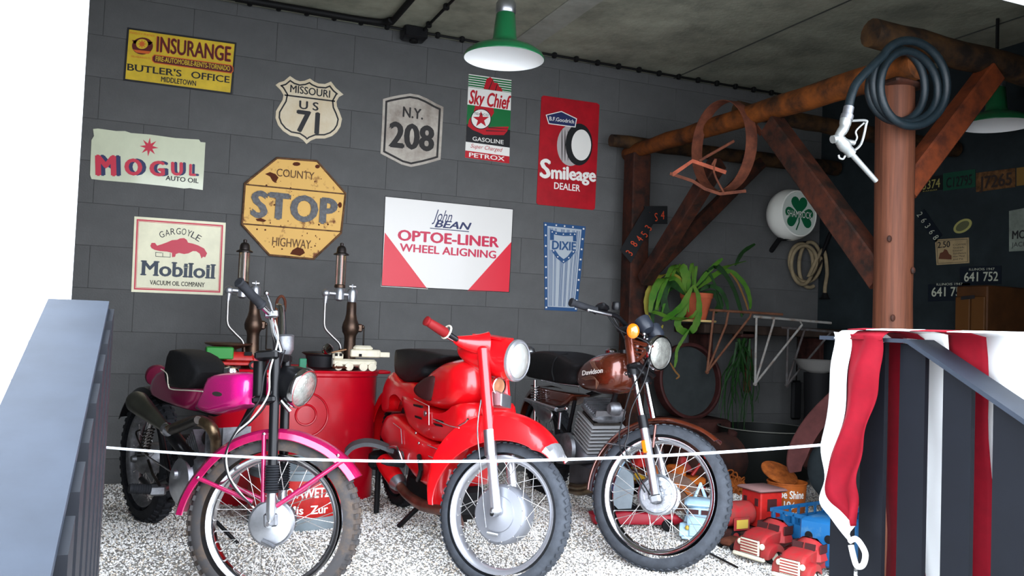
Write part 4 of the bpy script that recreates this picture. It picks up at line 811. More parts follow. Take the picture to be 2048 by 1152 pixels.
for pts, r in (([R(506, 810, 0), R(440, 940, .0), R(400, 1000, 0), R(340, 1000, 0), R(318, 950, 0)], .014), ([R(520, 800, 0), R(430, 826, 0), R(330, 800, 0), R(300, 790, 0)], .016), ([R(345, 870, .08), R(380, 915, .1), R(392, 935, .09)], .03), ([R(338, 960, .08), R(300, 975, .1), R(283, 958, .1)], .014), ([R(315, 830, .07), R(340, 960, .07)], .012), ([R(315, 830, -.07), R(340, 960, -.07)], .012)): T(b, 'frame_tube', pts, r, BLACK)
T(b, 'rear_shock', [R(287, 905, .12), R(293, 872, .12), R(305, 838, .12)], .012, CHROME); 
sa, sb_ = R(285, 912, .12), R(298, 858, .12)
MB().tube([sa.lerp(sb_, k/60)+(b.rt*cos(k*.9)+b.fw*sin(k*.9))*.024 for k in range(61)], .0035, 6).build('shock_spring', DSTEEL, b.r)
rc1 = b.L(-1.29, 0, .30+zg(4.6)); b.rh = .05
def hubr(rim, c, n, x, a):
    MB().lathe([(.03, -.09), (.06, -.06), (.075, -.05), (.075, .04), (.06, .055), (.02, .07), (.015, .09)], c, n, 28).build('hub', ALUD, rim)
wheel(b, 'rear_wheel', rc1, b.rt, b.fw, .23, .31, .10, RUB, hubr, nsp=20, knobs=44, rimm=ALUD)
fender(b, 'rear_fender', rc1, b.rt, b.fw, V((0, 0, 1)), lambda t: [(.325, -.065), (.345, -.05), (.352, 0), (.345, .05), (.325, .065)], (150, 70), BLACK)
pegr = MB(); pa, pb = R(300, 979, .13), R(262, 977, .30)
pa, pb = atd(301, 979, 3.75), atd(258, 977, 3.70)
pd = pb-pa; MB().lathe([(.02, 0)]+[(.0225-.0025*(k % 2), .006+k*.005) for k in range(int(pd.length/.005)-1)]+[(.02, pd.length)], pa, pd, 16).build('foot_peg', RUB, b.r)
MB().box(atd(315, 980, 3.78), (.07, .05, .045), bev=.008).build('peg_bracket', ALUD, b.r); T(b, 'peg_bracket', [atd(325, 980, 3.78), R(340, 975, .06)], .012, ALUD)
T(b, 'kick_lever', [R(296, 920, .16), R(306, 950, .16), R(320, 972, .15)], .006, DSTEEL); T(b, 'side_stand', [R(395, 1005, -.05), b.L(-.62, -.2, .035)], .009, BLACK)
T(b, 'cable', [R(300, 890, .12), R(290, 905, .15), R(272, 868, .15), R(280, 860, .14)], .004, DSTEEL, sm=4, seg=6); T(b, 'brake_rod', [R(284, 905, .13), R(322, 930, .12), R(345, 945, .12)], .0035, CHROME)
MB().box(R(390, 900, -.02), (.22, .14, .12), R=M.Rotation(b.phi, 3, 'Z'), bev=.02).build('air_box', BLACKM, b.r)
# ---------------- red scooter motorcycle
b = b2 = Bike('red_motorcycle', (1.432, 3.43, .297), -86, 18, 37, 'glossy red enclosed motorcycle with silver headlight ring, in the middle')
F = b.F; R = b.R
def hub2(rim, c, n, x, a):
    MB().lathe([(.09, -.055), (.12, -.045), (.125, .03), (.112, .048), (.075, .052), (.073, .058), (.02, .064), (.012, .066), (.012, .1)], c, n, 44).build('brake_drum', mat('drum_grey', (150, 152, 158), .45, .7), rim)
    for k in range(12): MB().ell(c+n*.047+(x*cos(k*pi/6)+a*sin(k*pi/6))*.113, (.0035,)*3, seg=8, rings=5).build('rivet', CHROME, rim)
    MB().tube([c+n*.07-a*.085+x*.0, c+n*.08-a*.07-x*.045], .008, 8).build('brake_arm', ALU, rim)
b.rh = .118; b.hw = .035
wheel(b, 'front_wheel', b.c, b.n, b.f2, .241, .305, .076, RUB3, hub2, rimm=mat('silver_painted_rim', (196, 197, 202), .3, .8))
def pf2(t):
    r = .352+.085*sin(pi*t)**.8; w_ = .078+.022*sin(pi*t); sk = .04+.095*sin(pi*min(1, t*1.0))
    if t > .85: sk = sk*(1-(t-.85)*4.5)+.012
    return [(r-sk, -w_), (r-sk*.5, -w_*.99), (r-.022, -w_*.9), (r-.006, -w_*.6), (r+.002, -w_*.25), (r+.003, 0), (r+.002, w_*.25), (r-.006, w_*.6), (r-.022, w_*.9), (r-sk*.5, w_*.99), (r-sk, w_)]
ff = fender(b, 'front_fender', b.c, b.n, b.f2, b.a, pf2, (166, 33), RED, segs=40)
fender(b, 'fender_tip', b.c, b.n, b.f2, b.a, lambda t: [(r+.003, h*1.02) for r, h in pf2(.93+.07*t)], (42, 33), mat('silver_trim', (205, 206, 210), .25, .8), parent=ff, segs=6)
for o in (.088, -.088):
    lg = T(b, 'fork_leg', [G_(b, 966, 700, o), G_(b, 979, 862, o)], [.027, .0245], RED, seg=20); MB().ell(G_(b, 966, 698, o), (.028, .028, .018)).build('fork_cap', RED, lg)
    T(b, 'fork_sleeve', [F(978.5, 860, o), G_(b, 982, 912, o)], .0265, ALU, lg, 18); T(b, 'fork_slider', [G_(b, 982, 905, o), G_(b, 992, 1018, o)], [.022, .021], mat('bright_slider', (215, 215, 220), .3, .85), lg, 18); MB().ell(G_(b, 992, 1022, o), (.028, .02, .022)).build('fork_foot', ALU, lg)
T(b, 'front_axle', [b.c-b.n*.1, b.c+b.n*.11], .01, CHROME)
nc = F(985, 722, 0); hax = (M.Rotation(rad(-6), 3, (0, 0, 1))@b.f2); hax = (V((hax.x, hax.y, -.02))).normalized()
hc = F(1032, 721, .0); hx_ = (V((CAM.x, CAM.y, hc.z))-hc).normalized(); hax = (M.Rotation(rad(57), 3, (0, 0, 1))@hx_+V((0, 0, -.05))).normalized()
side = hax.cross(V((0, 0, 1))).normalized()
# nacelle: loft from headlight back to the handlebar
vs = []; N = 28; st = [(0.0, .088, .088, 0), (-.06, .092, .095, .0), (-.13, .095, .092, .004), (-.20, .10, .075, .012), (-.26, .085, .05, .02), (-.30, .04, .02, .025)]
for (h, rx_, rz_, dz) in st:
    for k in range(N): t = 2*pi*k/N; vs.append(hc+hax*h+side*cos(t)*rx_+V((0, 0, 1))*(sin(t)*rz_+dz))
nac = MB().add(vs, [[i*N+k, i*N+(k+1) % N, (i+1)*N+(k+1) % N, (i+1)*N+k] for i in range(len(st)-1) for k in range(N)]+[list(range(N-1, -1, -1)), list(range((len(st)-1)*N, len(st)*N))]).build('headlight_nacelle', RED, b.r, ang=60)
MB().lathe([(.089, -.006), (.094, .0), (.093, .012), (.085, .02), (.078, .018)], hc, hax, 44, cap=False).build('headlight_rim', mat('silver_painted_rim', (0, 0, 0)), nac)
MB().lathe([(.08, .014), (.07, .022), (.04, .032), (.001, .036)], hc, hax, 36, cap=False).build('headlight_glass', mat('pale_lens', (175, 175, 168), .18, .3, coat=1), nac)
MB().prism([hc-hax*.05+V((0, 0, .094))+side*.05, hc-hax*.05+V((0, 0, .094))-side*.05, hc-hax*.2+V((0, 0, .10))-side*.06, hc-hax*.2+V((0, 0, .10))+side*.06], V((0, 0, -.01))).build('instrument_plate', RED, nac)
# left wing of the nacelle to the handlebar
T(b, 'handlebar_cowl', [F(975, 690, .05), F(950, 688, .09), F(925, 684, .14), F(912, 680, .18)], [.06, .042, .028, .016], RED, seg=18, sm=4)
T(b, 'handlebar_cowl', [F(985, 692, -.05), F(1000, 690, -.12), F(1012, 690, -.18)], [.05, .03, .018], RED, seg=18)
T(b, 'handlebar', [F(925, 686, .15), F(885, 660, .25)], .0115, BLACK)
ga, gb2 = F(893, 667, .23), F(850, 640, .34); gd = gb2-ga; L_ = gd.length
MB().lathe([(.017, 0), (.0225, .01), (.021, L_*.5), (.019, L_*.8), (.017, L_*.84), (.021, L_*.88), (.0215, L_*.96), (.012, L_)], ga, gd, 20).build('grip', REDG, b.r)
MB().tube(rng_pts(F(893, 664, .22), gd, .03, .03, n=20), .0045, 8, closed=True).build('grip_ring', IVORY, b.r)
T(b, 'lever', [F(892, 673, .22), F(912, 684, .16), F(922, 688, .14)], .006, CHROME); T(b, 'grip', [F(1005, 690, -.18), F(1030, 690, -.30)], .018, REDG)
MB().lathe([(.03, -.03), (.036, -.01), (.038, .004), (.034, .01), (.02, .007), (.001, .012)], F(995, 772, .03), (hax+b.n*.2), 28).build('horn', mat('tan_horn', (150, 100, 70), .45, .4), b.r)
MB().lathe([(.036, .0), (.041, .002), (.04, .012), (.035, .013)], F(995, 772, .03), (hax+b.n*.2), 28, cap=False).build('horn_ring', CHROME, b.r)
MB().slab([F(u, v, .0) for u, v in ((978, 785), (1000, 782), (1014, 790), (1013, 815), (980, 815))], b.n, .05, p=4, smin=.9).build('horn_bracket', ALU, b.r)
T(b, 'speedometer_cable', [F(962, 800, .1), F(955, 860, .11), F(962, 940, .11), F(967, 1010, .1), F(972, 1055, .09)], .003, ALUD, sm=5, seg=6)
# body panels: near surfaces drawn on the right-hand side of the machine
def panel(name, px, off, half, m, p=2.6, smin=.6, parent=None, k=9): return MB().slab(smoothc([R(u, v, off-half*.5) for u, v in px], 3, True), b.rt, half, p=p, smin=smin, mid=-half*.5, k=k).build(name, m, parent or b.r, ang=60)
tnk = panel('fuel_tank', [(858, 760), (876, 738), (898, 722), (920, 717), (938, 722), (944, 745), (946, 775), (940, 800), (928, 818), (900, 822), (872, 818), (850, 800), (846, 780)], .15, .13, RED, p=2.1, smin=.5)
panel('knee_pad', [(828, 775), (850, 755), (868, 752), (866, 775), (860, 800), (848, 800), (832, 790)], .165, .02, mat('knee_rubber', (60, 30, 30), .6), parent=tnk, k=5)
st2 = panel('seat', [(806, 704), (815, 698), (840, 697), (870, 701), (900, 708), (912, 713), (900, 722), (872, 734), (868, 752), (840, 765), (822, 762), (806, 745)], .12, .125, SEAT, p=4, smin=.80)
panel('rear_cowl', [(790, 760), (806, 742), (824, 762), (850, 766), (870, 800), (880, 828), (850, 822), (832, 806), (815, 788), (800, 795), (797, 822), (782, 822), (782, 790)], .13, .14, RED, p=3.5, smin=.82)
panel('engine_cowl', [(822, 790), (860, 808), (900, 824), (928, 820), (950, 805), (955, 840), (935, 880), (900, 885), (866, 873), (838, 850), (828, 825)], .15, .14, RED, p=3.5, smin=.8)
lc_ = panel('lower_cowl', [(796, 828), (812, 830), (834, 848), (866, 873), (900, 888), (918, 890), (912, 930), (895, 975), (868, 965), (852, 945), (840, 930), (836, 905), (822, 900), (800, 890), (782, 872), (784, 850)], .17, .16, RED, p=3.5, smin=.82)
pl2 = Plane(b.c+b.rt*.17, b.rt); pl3 = Plane(b.c+b.rt*.155, b.rt)
for q in ([(826, 808), (842, 812), (842, 816), (827, 812)], [(829, 831), (841, 835), (842, 839), (830, 835)], [(868, 838), (884, 842), (886, 846), (872, 843)], [(866, 846), (882, 850), (884, 854), (870, 851)]): MB().prism([pl3.p(*z) for z in q], b.rt*-.01).build('louvre', BLACKM, b.r)
for pts, o in (([(828, 797), (858, 812), (858, 850)], .158), ([(786, 846), (802, 858), (804, 888)], .178), ([(866, 838), (900, 852), (918, 856)], .157), ([(855, 890), (884, 902)], .176), ([(857, 912), (886, 924)], .176)): T(b, 'trim_line', [R(u, v, o) for u, v in pts], .002, mat('silver_trim', (0, 0, 0)), seg=6)
MB().lathe([(.014, 0), (.014, .006), (.005, .009)], R(851, 827, .155), b.rt, 14).build('body_badge', ALU, b.r)
for q in ((832, 866), (838, 886)): MB().ell(R(*q, .178), (.007,)*3, seg=10, rings=6).build('chrome_bolt', CHROME, b.r)
T(b, 'panel_latch', [R(918, 852, .15), R(932, 844, .15), R(936, 838, .15)], .005, CHROME)
rc2 = b.L(-1.30, 0, .29+zg(4.7)); b.rh = .06
wheel(b, 'rear_wheel', rc2, b.rt, b.fw, .225, .30, .085, RUB, hubr, nsp=16, rimm=ALUD)
fender(b, 'rear_fender', rc2, b.rt, b.fw, V((0, 0, 1)), lambda t: [(.29, -.09), (.345, -.085), (.36, 0), (.345, .085), (.29, .09)], (185, 60), RED)
T(b, 'exhaust_pipe', [b.L(-.42, .02, .16), R(905, 1018, .1), R(880, 1018, .13), (R(845, 1010, .15)), R(815, 990, .16), R(800, 972, .17)], [.024, .026, .028, .028, .024, .022], mat('brown_stained_pipe', (104, 62, 50), .4, .7, var=.2, scale=12), sm=5, seg=16)
ma, mb_ = R(797, 966, .17), R(768, 922, .19); MB().lathe([(.02, -.02), (.035, .0), (.045, .04), (.048, .15), (.044, (mb_-ma).length), (.02, (mb_-ma).length+.02)], ma, mb_-ma, 24).build('muffler', RED, b.r)
MB().lathe([(.03, -.03), (.039, -.01), (.046, .012), (.04, .014)], ma, mb_-ma, 24).build('muffler_end', ALU, b.r)
T(b, 'gear_lever', [R(775, 896, .2), R(790, 893, .2), R(797, 900, .2), R(806, 925, .18)], .007, CHROME, sm=4); T(b, 'footrest', [R(806, 930, .16), R(775, 926, .26), R(765, 922, .28)], .014, RUB)
T(b, 'footrest', [R(838, 912, .18), R(842, 940, .2), R(836, 960, .18)], .012, BLACK, sm=3)
for o in (.12, -.12): T(b, 'stand_leg', [b.L(-.72, o*.8, .2), b.L(-.80, o*1.5, zg(4.2)-.0)], .013, BLACK)
T(b, 'stand_bar', [b.L(-.72, .1, .2), b.L(-.72, -.1, .2)], .014, BLACK)
MB().box(b.L(-.65, 0, .26), (.5, .22, .16), R=M.Rotation(b.phi, 3, 'Z'), bev=.03).build('crankcase', BLACKM, b.r)
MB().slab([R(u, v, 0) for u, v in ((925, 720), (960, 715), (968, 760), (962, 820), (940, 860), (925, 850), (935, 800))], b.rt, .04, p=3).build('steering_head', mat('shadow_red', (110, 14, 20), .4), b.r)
# ---------------- brown road bike
b = b3 = Bike('brown_motorcycle', (2.262, 3.518, .325), -92, 24, 41.5, 'bronze brown road motorcycle with amber indicator and tall front wheel, right of the red one')
F = b.F; R = b.R
def hub3(rim, c, n, x, a):
    MB().lathe([(.07, -.05), (.085, -.04), (.06, -.02), (.06, .02), (.093, .028), (.095, .05), (.086, .054), (.082, .046)], c, n, 40).build('hub', ALU, rim)
    MB().lathe([(.083, .044), (.03, .047), (.02, .05), (.012, .06), (.01, .09)], c, n, 32).build('hub_face', ALUD, rim)
    for k in range(12):
        for r_, w_ in ((.07, .024), (.048, .018), (.03, .012)): MB().box(c+n*.05+(x*cos(k*pi/6)+a*sin(k*pi/6))*r_, (.010, w_, .008), R=M((x*cos(k*pi/6)+a*sin(k*pi/6), -x*sin(k*pi/6)+a*cos(k*pi/6), n)).transposed()).build('hub_rib', ALU, rim)
b.rh = .08; b.hw = .035
wheel(b, 'front_wheel', b.c, b.n, b.f2, .266, .340, .082, RUB3, hub3)
def pf3(t):
    r = .368+.02*max(0, t-.8)*4; w_ = .05
    return [(r-.016, -w_), (r-.004, -w_*.8), (r, -w_*.4), (r, 0), (r, w_*.4), (r-.004, w_*.8), (r-.016, w_)]
ff = fender(b, 'front_fender', b.c, b.n, b.f2, b.a, pf3, (165, 30), BROWN)
for o in (.056, -.056): T(b, 'fender_stay', [G_(b, 1311, 850, o), G_(b, 1306, 895, o)], .006, BROWN, ff); T(b, 'fender_stay', [G_(b, 1211, 886, o), G_(b, 1282, 897, o)], .003, ALUD, ff)
for o in (.085, -.085):
    lg = T(b, 'fork_leg', [G_(b, 1258, 672, o), G_(b, 1266, 732, o)], .0255, BROWN, seg=18)
    T(b, 'fork_clamp', [G_(b, 1264, 730, o), G_(b, 1268, 752, o)], .029, BLACK, lg, 18); T(b, 'stanchion', [G_(b, 1268, 750, o), G_(b, 1286, 840, o)], .0165, CHROME, lg, 16)
    T(b, 'fork_seal', [G_(b, 1284, 832, o), G_(b, 1289, 858, o)], .024, BLACK, lg, 18); T(b, 'fork_slider', [G_(b, 1288, 855, o), G_(b, 1311, 990, o)], [.0225, .0215], ALU, lg, 18); MB().box(G_(b, 1311, 998, o), (.05, .03, .045), R=M((b.f2, b.n, b.a)).transposed(), bev=.01).build('fork_foot', ALU, lg)
    if o > 0:
        MB().box(G_(b, 1289, 893, o+.024), (.024, .012, .062), R=M((b.f2, b.n, b.a)).transposed(), bev=.004).build('reflector', AMBER, lg)
        MB().lathe([(.010, 0), (.010, .01), (.004, .01)], G_(b, 1254, 748, o+.02), b.n, 12, cap=False).build('clamp_bolt', CHROME, lg)
T(b, 'front_axle', [b.c-b.n*.1, b.c+b.n*.1], .009, CHROME)
MB().box(F(1285, 742, 0), (.06, .25, .03), R=M((b.f2, b.n, b.a)).transposed(), bev=.01).build('fork_yoke', BLACK, b.r)
MB().box(F(1266, 668, 0)-b.f2*.01, (.07, .24, .028), R=M((b.f2, b.n, b.a)).transposed(), bev=.01).build('fork_yoke', BLACK, b.r)
hc = F(1318, 706, .02); hx_ = (V((CAM.x, CAM.y, hc.z))-hc).normalized(); hax = (M.Rotation(rad(50), 3, (0, 0, 1))@hx_+V((0, 0, -.05))).normalized()
lens(b, hc, hax, .085, CHROME, CHROME, .13)
# slotted side bracket
SP = Plane(b.c+b.n*.10, b.n)
for px in ([(1258, 676), (1306, 690), (1306, 694), (1258, 681)], [(1302, 690), (1307, 692), (1272, 727), (1268, 724)]): MB().prism([SP.p(*q) for q in px], b.n*-.012).build('lamp_bracket', BROWN, b.r, smooth=False)
for k in range(5): MB().prism([SP.p(1263+k, 684+k*8), SP.p(1299-k*7.5, 692+k*6.2), SP.p(1299-k*7.5, 694.5+k*6.2), SP.p(1263+k, 687+k*8)], b.n*-.01).build('bracket_bar', BROWN, b.r, smooth=False)
MB().lathe([(.008, 0), (.008, .008), (.003, .009)], SP.p(1298, 692, .002), b.n, 12).build('bracket_bolt', CHROME, b.r)
ic = F(1266, 662, .20); iax = (V((CAM.x, CAM.y, ic.z))-ic).normalized()
ia = MB().lathe([(.012, -.05), (.028, -.035), (.031, -.01), (.031, 0)], ic, iax, 24, squash=1.15, x=(1, 0, 0)).build('indicator', BLACK, b.r); MB().lathe([(.031, 0), (.03, .01), (.022, .018), (.001, .021)], ic, iax, 24, squash=1.2, x=(1, 0, 0), cap=False).build('indicator_lens', AMBER, ia); T(b, 'indicator_stem', [ic-iax*.04, F(1268, 672, .09)], .008, BLACK, ia)
for q, o in (((1291, 652), .04), ((1312, 668), -.04)): MB().lathe([(.03, -.03), (.04, -.015), (.041, .04), (.036, .045), (.034, .041), (.001, .041)], F(*q, o), (b.a-b.f2*.35), 24).build('gauge', mat('gauge_black', (38, 42, 50), .35), b.r)
T(b, 'gauge_stay', [F(1288, 672, .03), F(1288, 690, .03)], .007, CHROME); MB().ell(F(1288, 668, .05), (.012,)*3, seg=10, rings=6).build('chrome_knob', CHROME, b.r)
hbo = T(b, 'handlebar', [F(1262, 672, .04), F(1255, 655, .06), F(1245, 643, .12), F(1232, 632, .19), F(1205, 625, .28), F(1190, 622, .32)], .0115, BLACK, sm=5)
ga, gb2 = F(1192, 621, .32), F(1141, 604, .44); gd = gb2-ga; L_ = gd.length
MB().lathe([(.020, 0), (.017, .008)]+[(.0165+.0009*(k % 2), .01+k*.006) for k in range(int((L_-.02)/.006))]+[(.022, L_-.006), (.020, L_), (.004, L_+.001)], ga, gd, 18).build('grip', RUB, hbo)
MB().box(F(1205, 615, .28), (.05, .07, .03), R=M((b.f2, b.n, b.a)).transposed(), bev=.008).build('switch_housing', BLACK, hbo); MB().lathe([(.018, 0), (.022, .01), (.022, .035), (.018, .04)], F(1232, 620, .22), (0, 0, 1), 18).build('brake_reservoir', BLACK, hbo)
T(b, 'brake_lever', [F(1222, 630, .26), F(1200, 625, .33), F(1178, 620, .38)], .0065, ALU, hbo); MB().ell(F(1177, 620, .38), (.009,)*3, seg=10, rings=6).build('lever_ball', ALU, hbo)
T(b, 'handlebar', [F(1270, 672, -.04), F(1275, 655, -.08), F(1280, 645, -.16), F(1284, 642, -.26)], .0115, BLACK, sm=5); T(b, 'grip', [F(1284, 642, -.26), F(1288, 648, -.38)], .017, RUB)
for pts in ([F(1215, 630, .25), F(1240, 660, .18), F(1300, 690, .1), F(1285, 740, .12), F(1262, 780, .12), F(1245, 840, .1), F(1238, 880, .1), F(1250, 920, .1), F(1290, 985, .09)], [F(1290, 670, 0), F(1300, 710, .1), F(1290, 760, .11), F(1262, 820, .12), F(1256, 870, .1), F(1252, 905, .1), F(1300, 990, .09)], [F(1225, 632, .2), F(1238, 655, .16), F(1250, 680, .1)]): T(b, 'cable', pts, .0038, BLACK, sm=6, seg=6)
tp = [(1157, 766), (1160, 744), (1172, 728), (1188, 714), (1207, 705), (1224, 704), (1234, 710), (1238, 735), (1236, 765), (1228, 783), (1210, 789), (1190, 787), (1168, 780)]
tk = panel('fuel_tank', tp, .13, .115, BROWN, p=2.1, smin=.5)
MB().lathe([(.03, -.01), (.032, .008), (.022, .016), (.004, .018)], R(1222, 704, -.02), (0, 0, 1), 18).build('fuel_cap', CHROME, tk)
TPl = Plane(b.c+b.rt*.145, b.rt); text_on(TPl, tk, 'Davidson', (1164, 751), (1206, 745), 9.5, WHP, .003, bold=.04, shear=.1)
for k in range(4):
    T(b, 'tank_stripe', [TPl.p(1163+k*2.5, 757+k, 0), TPl.p(1180+k*2.5, 752+k*2, .002), TPl.p(1191+k*2, 757+k*2.6, .002), TPl.p(1192, 772+k*2, 0)], .0012, mat('pale_stripe', (120, 84, 66), .4), tk, sm=4, seg=5); T(b, 'tank_stripe', [TPl.p(1180+k*2.4, 722-k*.6, 0), TPl.p(1184+k*2.4, 732, 0), TPl.p(1192+k*2.4, 741, .002)], .0012, mat('pale_stripe', (0, 0, 0)), tk, sm=4, seg=5)
st3 = panel('seat', [(1062, 735), (1068, 715), (1080, 704), (1105, 702), (1135, 709), (1160, 722), (1174, 731), (1164, 748), (1158, 770), (1125, 766), (1082, 758), (1066, 752)], .13, .13, SEAT, p=3.5, smin=.82)
T(b, 'seat_trim', [R(1083, 760, .135), R(1120, 768, .135), R(1157, 773, .135)], .005, CHROME, st3); T(b, 'seat_strap', [R(1108, 762, .14), R(1104, 740, .145), R(1112, 716, .135), R(1135, 709, .06)], .006, BLACKM, st3, sm=4)
panel('side_cover', [(1078, 775), (1100, 778), (1150, 788), (1152, 794), (1130, 812), (1098, 810), (1080, 800)], .13, .06, BROWN, p=4, smin=.85)
sa, sb_ = R(1071, 808, .16), R(1070, 772, .16)
T(b, 'rear_shock', [sa-V((0, 0, .12)), R(1070, 760, .16)], .009, CHROME); MB().tube([sa.lerp(sb_, k/70)+(b.rt*cos(k*.62)+b.fw*sin(k*.62))*.024 for k in range(71)], .0045, 6).build('shock_spring', CHROME, b.r)
MB().ell(R(1060, 707, -.1), (.04, .04, .05)).build('tail_lamp', ALU, b.r)
T(b, 'grab_rail', [R(1053, 725, .12), R(1052, 712, .1), R(1062, 706, 0), R(1076, 710, .0)], .008, CHROME, sm=4)
T(b, 'footrest_bar', [R(1052, 799, .19), R(1113, 819, .2)], .012, ALU); T(b, 'footrest_bar', [R(1116, 820, .2), R(1133, 817, .2)], .008, ALU); MB().ell(R(1133, 817, .2), (.012,)*3, seg=10, rings=6).build('lever_ball', CHROME, b.r)
T(b, 'kick_lever', [R(1121, 825, .2), R(1118, 858, .2)], .009, ALU); panel('rear_bracket', [(1056, 803), (1100, 820), (1098, 845), (1080, 838), (1066, 812)], .17, .01, ALU, p=5, smin=.95, k=4)
# engine
eng = panel('engine', [(1124, 868), (1150, 866), (1172, 880), (1188, 905), (1184, 925), (1150, 930), (1125, 925), (1118, 895)], .16, .14, mat('dark_cast_alloy', (78, 78, 82), .5, .7, var=.15, scale=9), p=3, smin=.75)
MB().lathe([(.085, 0), (.083, .02), (.065, .03), (.001, .034)], R(1138, 897, .17), b.rt, 32).build('engine_cover', ALUD, eng)
ca, cb_ = R(1192, 893, .04), R(1204, 835, .04); cx_ = cb_-ca; Rm_ = M((cx_.cross(b.rt).normalized(), b.rt, cx_.normalized())).transposed()
for k in range(8): MB().box(ca+cx_*(.08+.12*k), (.20, .20, .006), R=Rm_, bev=.002).build('cooling_fin', mat('bright_fin', (165, 165, 165), .45, .6), eng)
MB().box((ca+cb_)/2, (.15, .16, cx_.length*1.05), R=Rm_).build('cylinder', DSTEEL, eng)
MB().box(cb_+cx_.normalized()*.03, (.19, .19, .05), R=Rm_, bev=.02).build('cylinder_head', ALUD, eng)
for k in range(9): MB().box(cb_+cx_.normalized()*.06+cx_.cross(b.rt).normalized()*(-.08+.02*k), (.005, .17, .035), R=Rm_).build('head_fin', ALU, eng)
MB().lathe([(.035, 0), (.035, .04), (.025, .055)], R(1237, 818, .02), b.rt, 18).build('carburettor', ALUD, b.r)
for pts, r in (([R(1245, 735, 0), R(1236, 775, 0), R(1186, 918, .06)], .014), ([R(1250, 700, 0), R(1250, 760, 0)], .03), ([R(1240, 770, 0), R(1150, 800, 0), R(1075, 790, 0)], .016), ([R(1150, 800, .09), R(1130, 900, .09), R(1190, 925, .06)], .012), ([R(1080, 790, .09), R(1135, 870, .09)], .012), ([R(1130, 905, .1), R(1080, 930, .11), R(1058, 920, .11)], .014)): T(b, 'frame_tube', pts, r, BLACK)
for dz in (0, 9): T(b, 'exhaust_pipe', [R(1225, 895+dz, .1), R(1218, 935+dz, .1), R(1195, 962+dz, .1), R(1165, 975+dz, .12), R(1142, 972+dz, .13)], .019, PIPE, sm=5, seg=14)
MB().box(b.L(-.68, 0, .30), (.34, .2, .2), R=M.Rotation(b.phi, 3, 'Z'), bev=.04).build('crankcase', MC['dark_cast_alloy'], b.r)
rc3 = b.L(-1.38, 0, .30+zg(4.8)); b.rh = .07
wheel(b, 'rear_wheel', rc3, b.rt, b.fw, .235, .315, .10, RUB, hubr, nsp=16)
fender(b, 'rear_fender', rc3, b.rt, b.fw, V((0, 0, 1)), lambda t: [(.32, -.07), (.35, -.06), (.36, 0), (.35, .06), (.32, .07)], (170, 60), BROWN)
T(b, 'side_stand', [R(1170, 935, -.05), b.L(-.75, -.3, zg(4.25)+.02)], .011, BLACK)
# ------------------------------------------------------------ red oil cabinet with pumps
DX, DY, DW, DD = .80, 5.16, .46, .30; ZG = .08
zt = onY(700, 743, DY-.2).z
def oval(rx, ry, z, cx=DX, cy=DY, n=48, e=.55):
    o = []
    for k in range(n): t = 2*pi*k/n; c_, s_ = cos(t), sin(t); o.append(V((cx+abs(c_)**e*(1 if c_ > 0 else -1)*rx, cy+abs(s_)**e*(1 if s_ > 0 else -1)*ry, z)))
    return o
def loft(rings, name, m, parent, ang=40):
    n = len(rings[0]); vs = [p for r in rings for p in r]
    return MB().add(vs, [[i*n+k, i*n+(k+1) % n, (i+1)*n+(k+1) % n, (i+1)*n+k] for i in range(len(rings)-1) for k in range(n)]+[list(range(n-1, -1, -1)), list(range((len(rings)-1)*n, len(rings)*n))]).build(name, m, parent, ang=ang)
oc = root('oil_cabinet', (DX, DY, ZG), 'large glossy red oil drum cabinet carrying the two hand pumps', 'oil drum')
loft([oval(DW, DD, ZG-.01), oval(DW, DD, zt-.03), oval(DW+.008, DD+.008, zt-.022), oval(DW+.008, DD+.008, zt)], 'drum_body', REDD, oc)
MB().tube(oval(DW+.006, DD+.006, zt), .008, 8, closed=True).build('rim', REDD, oc)
q = V((DX+DW, DY-.12, zt-.005)); MB().tube(smoothc([q+V((-.02, -.05, 0)), q+V((.05, -.05, .0)), q+V((.07, 0, -.0)), q+V((.05, .05, .0)), q+V((-.02, .05, 0))], 4), .009, 8).build('handle', REDD, oc)
yf = DY-DD-.004
rg_ = onY(612, 830, yf)
for r_ in (.12, .055): MB().tube([rg_+V((cos(k*pi/18)*r_, .001, sin(k*pi/18)*r_)) for k in range(36)], .006, 6, closed=True).build('embossed_ring', REDD, oc)
BRZ = mat('aged_brass', (92, 72, 58), .42, .85, rgb2=(62, 50, 44), scale=14); ALP = mat('pump_head_metal', (168, 170, 174), .35, .85)
COP = mat('copper_tube', (176, 96, 62), .3, .9)
CLR = mat('measuring_glass', (170, 165, 150), .08, 0, trans=.9)
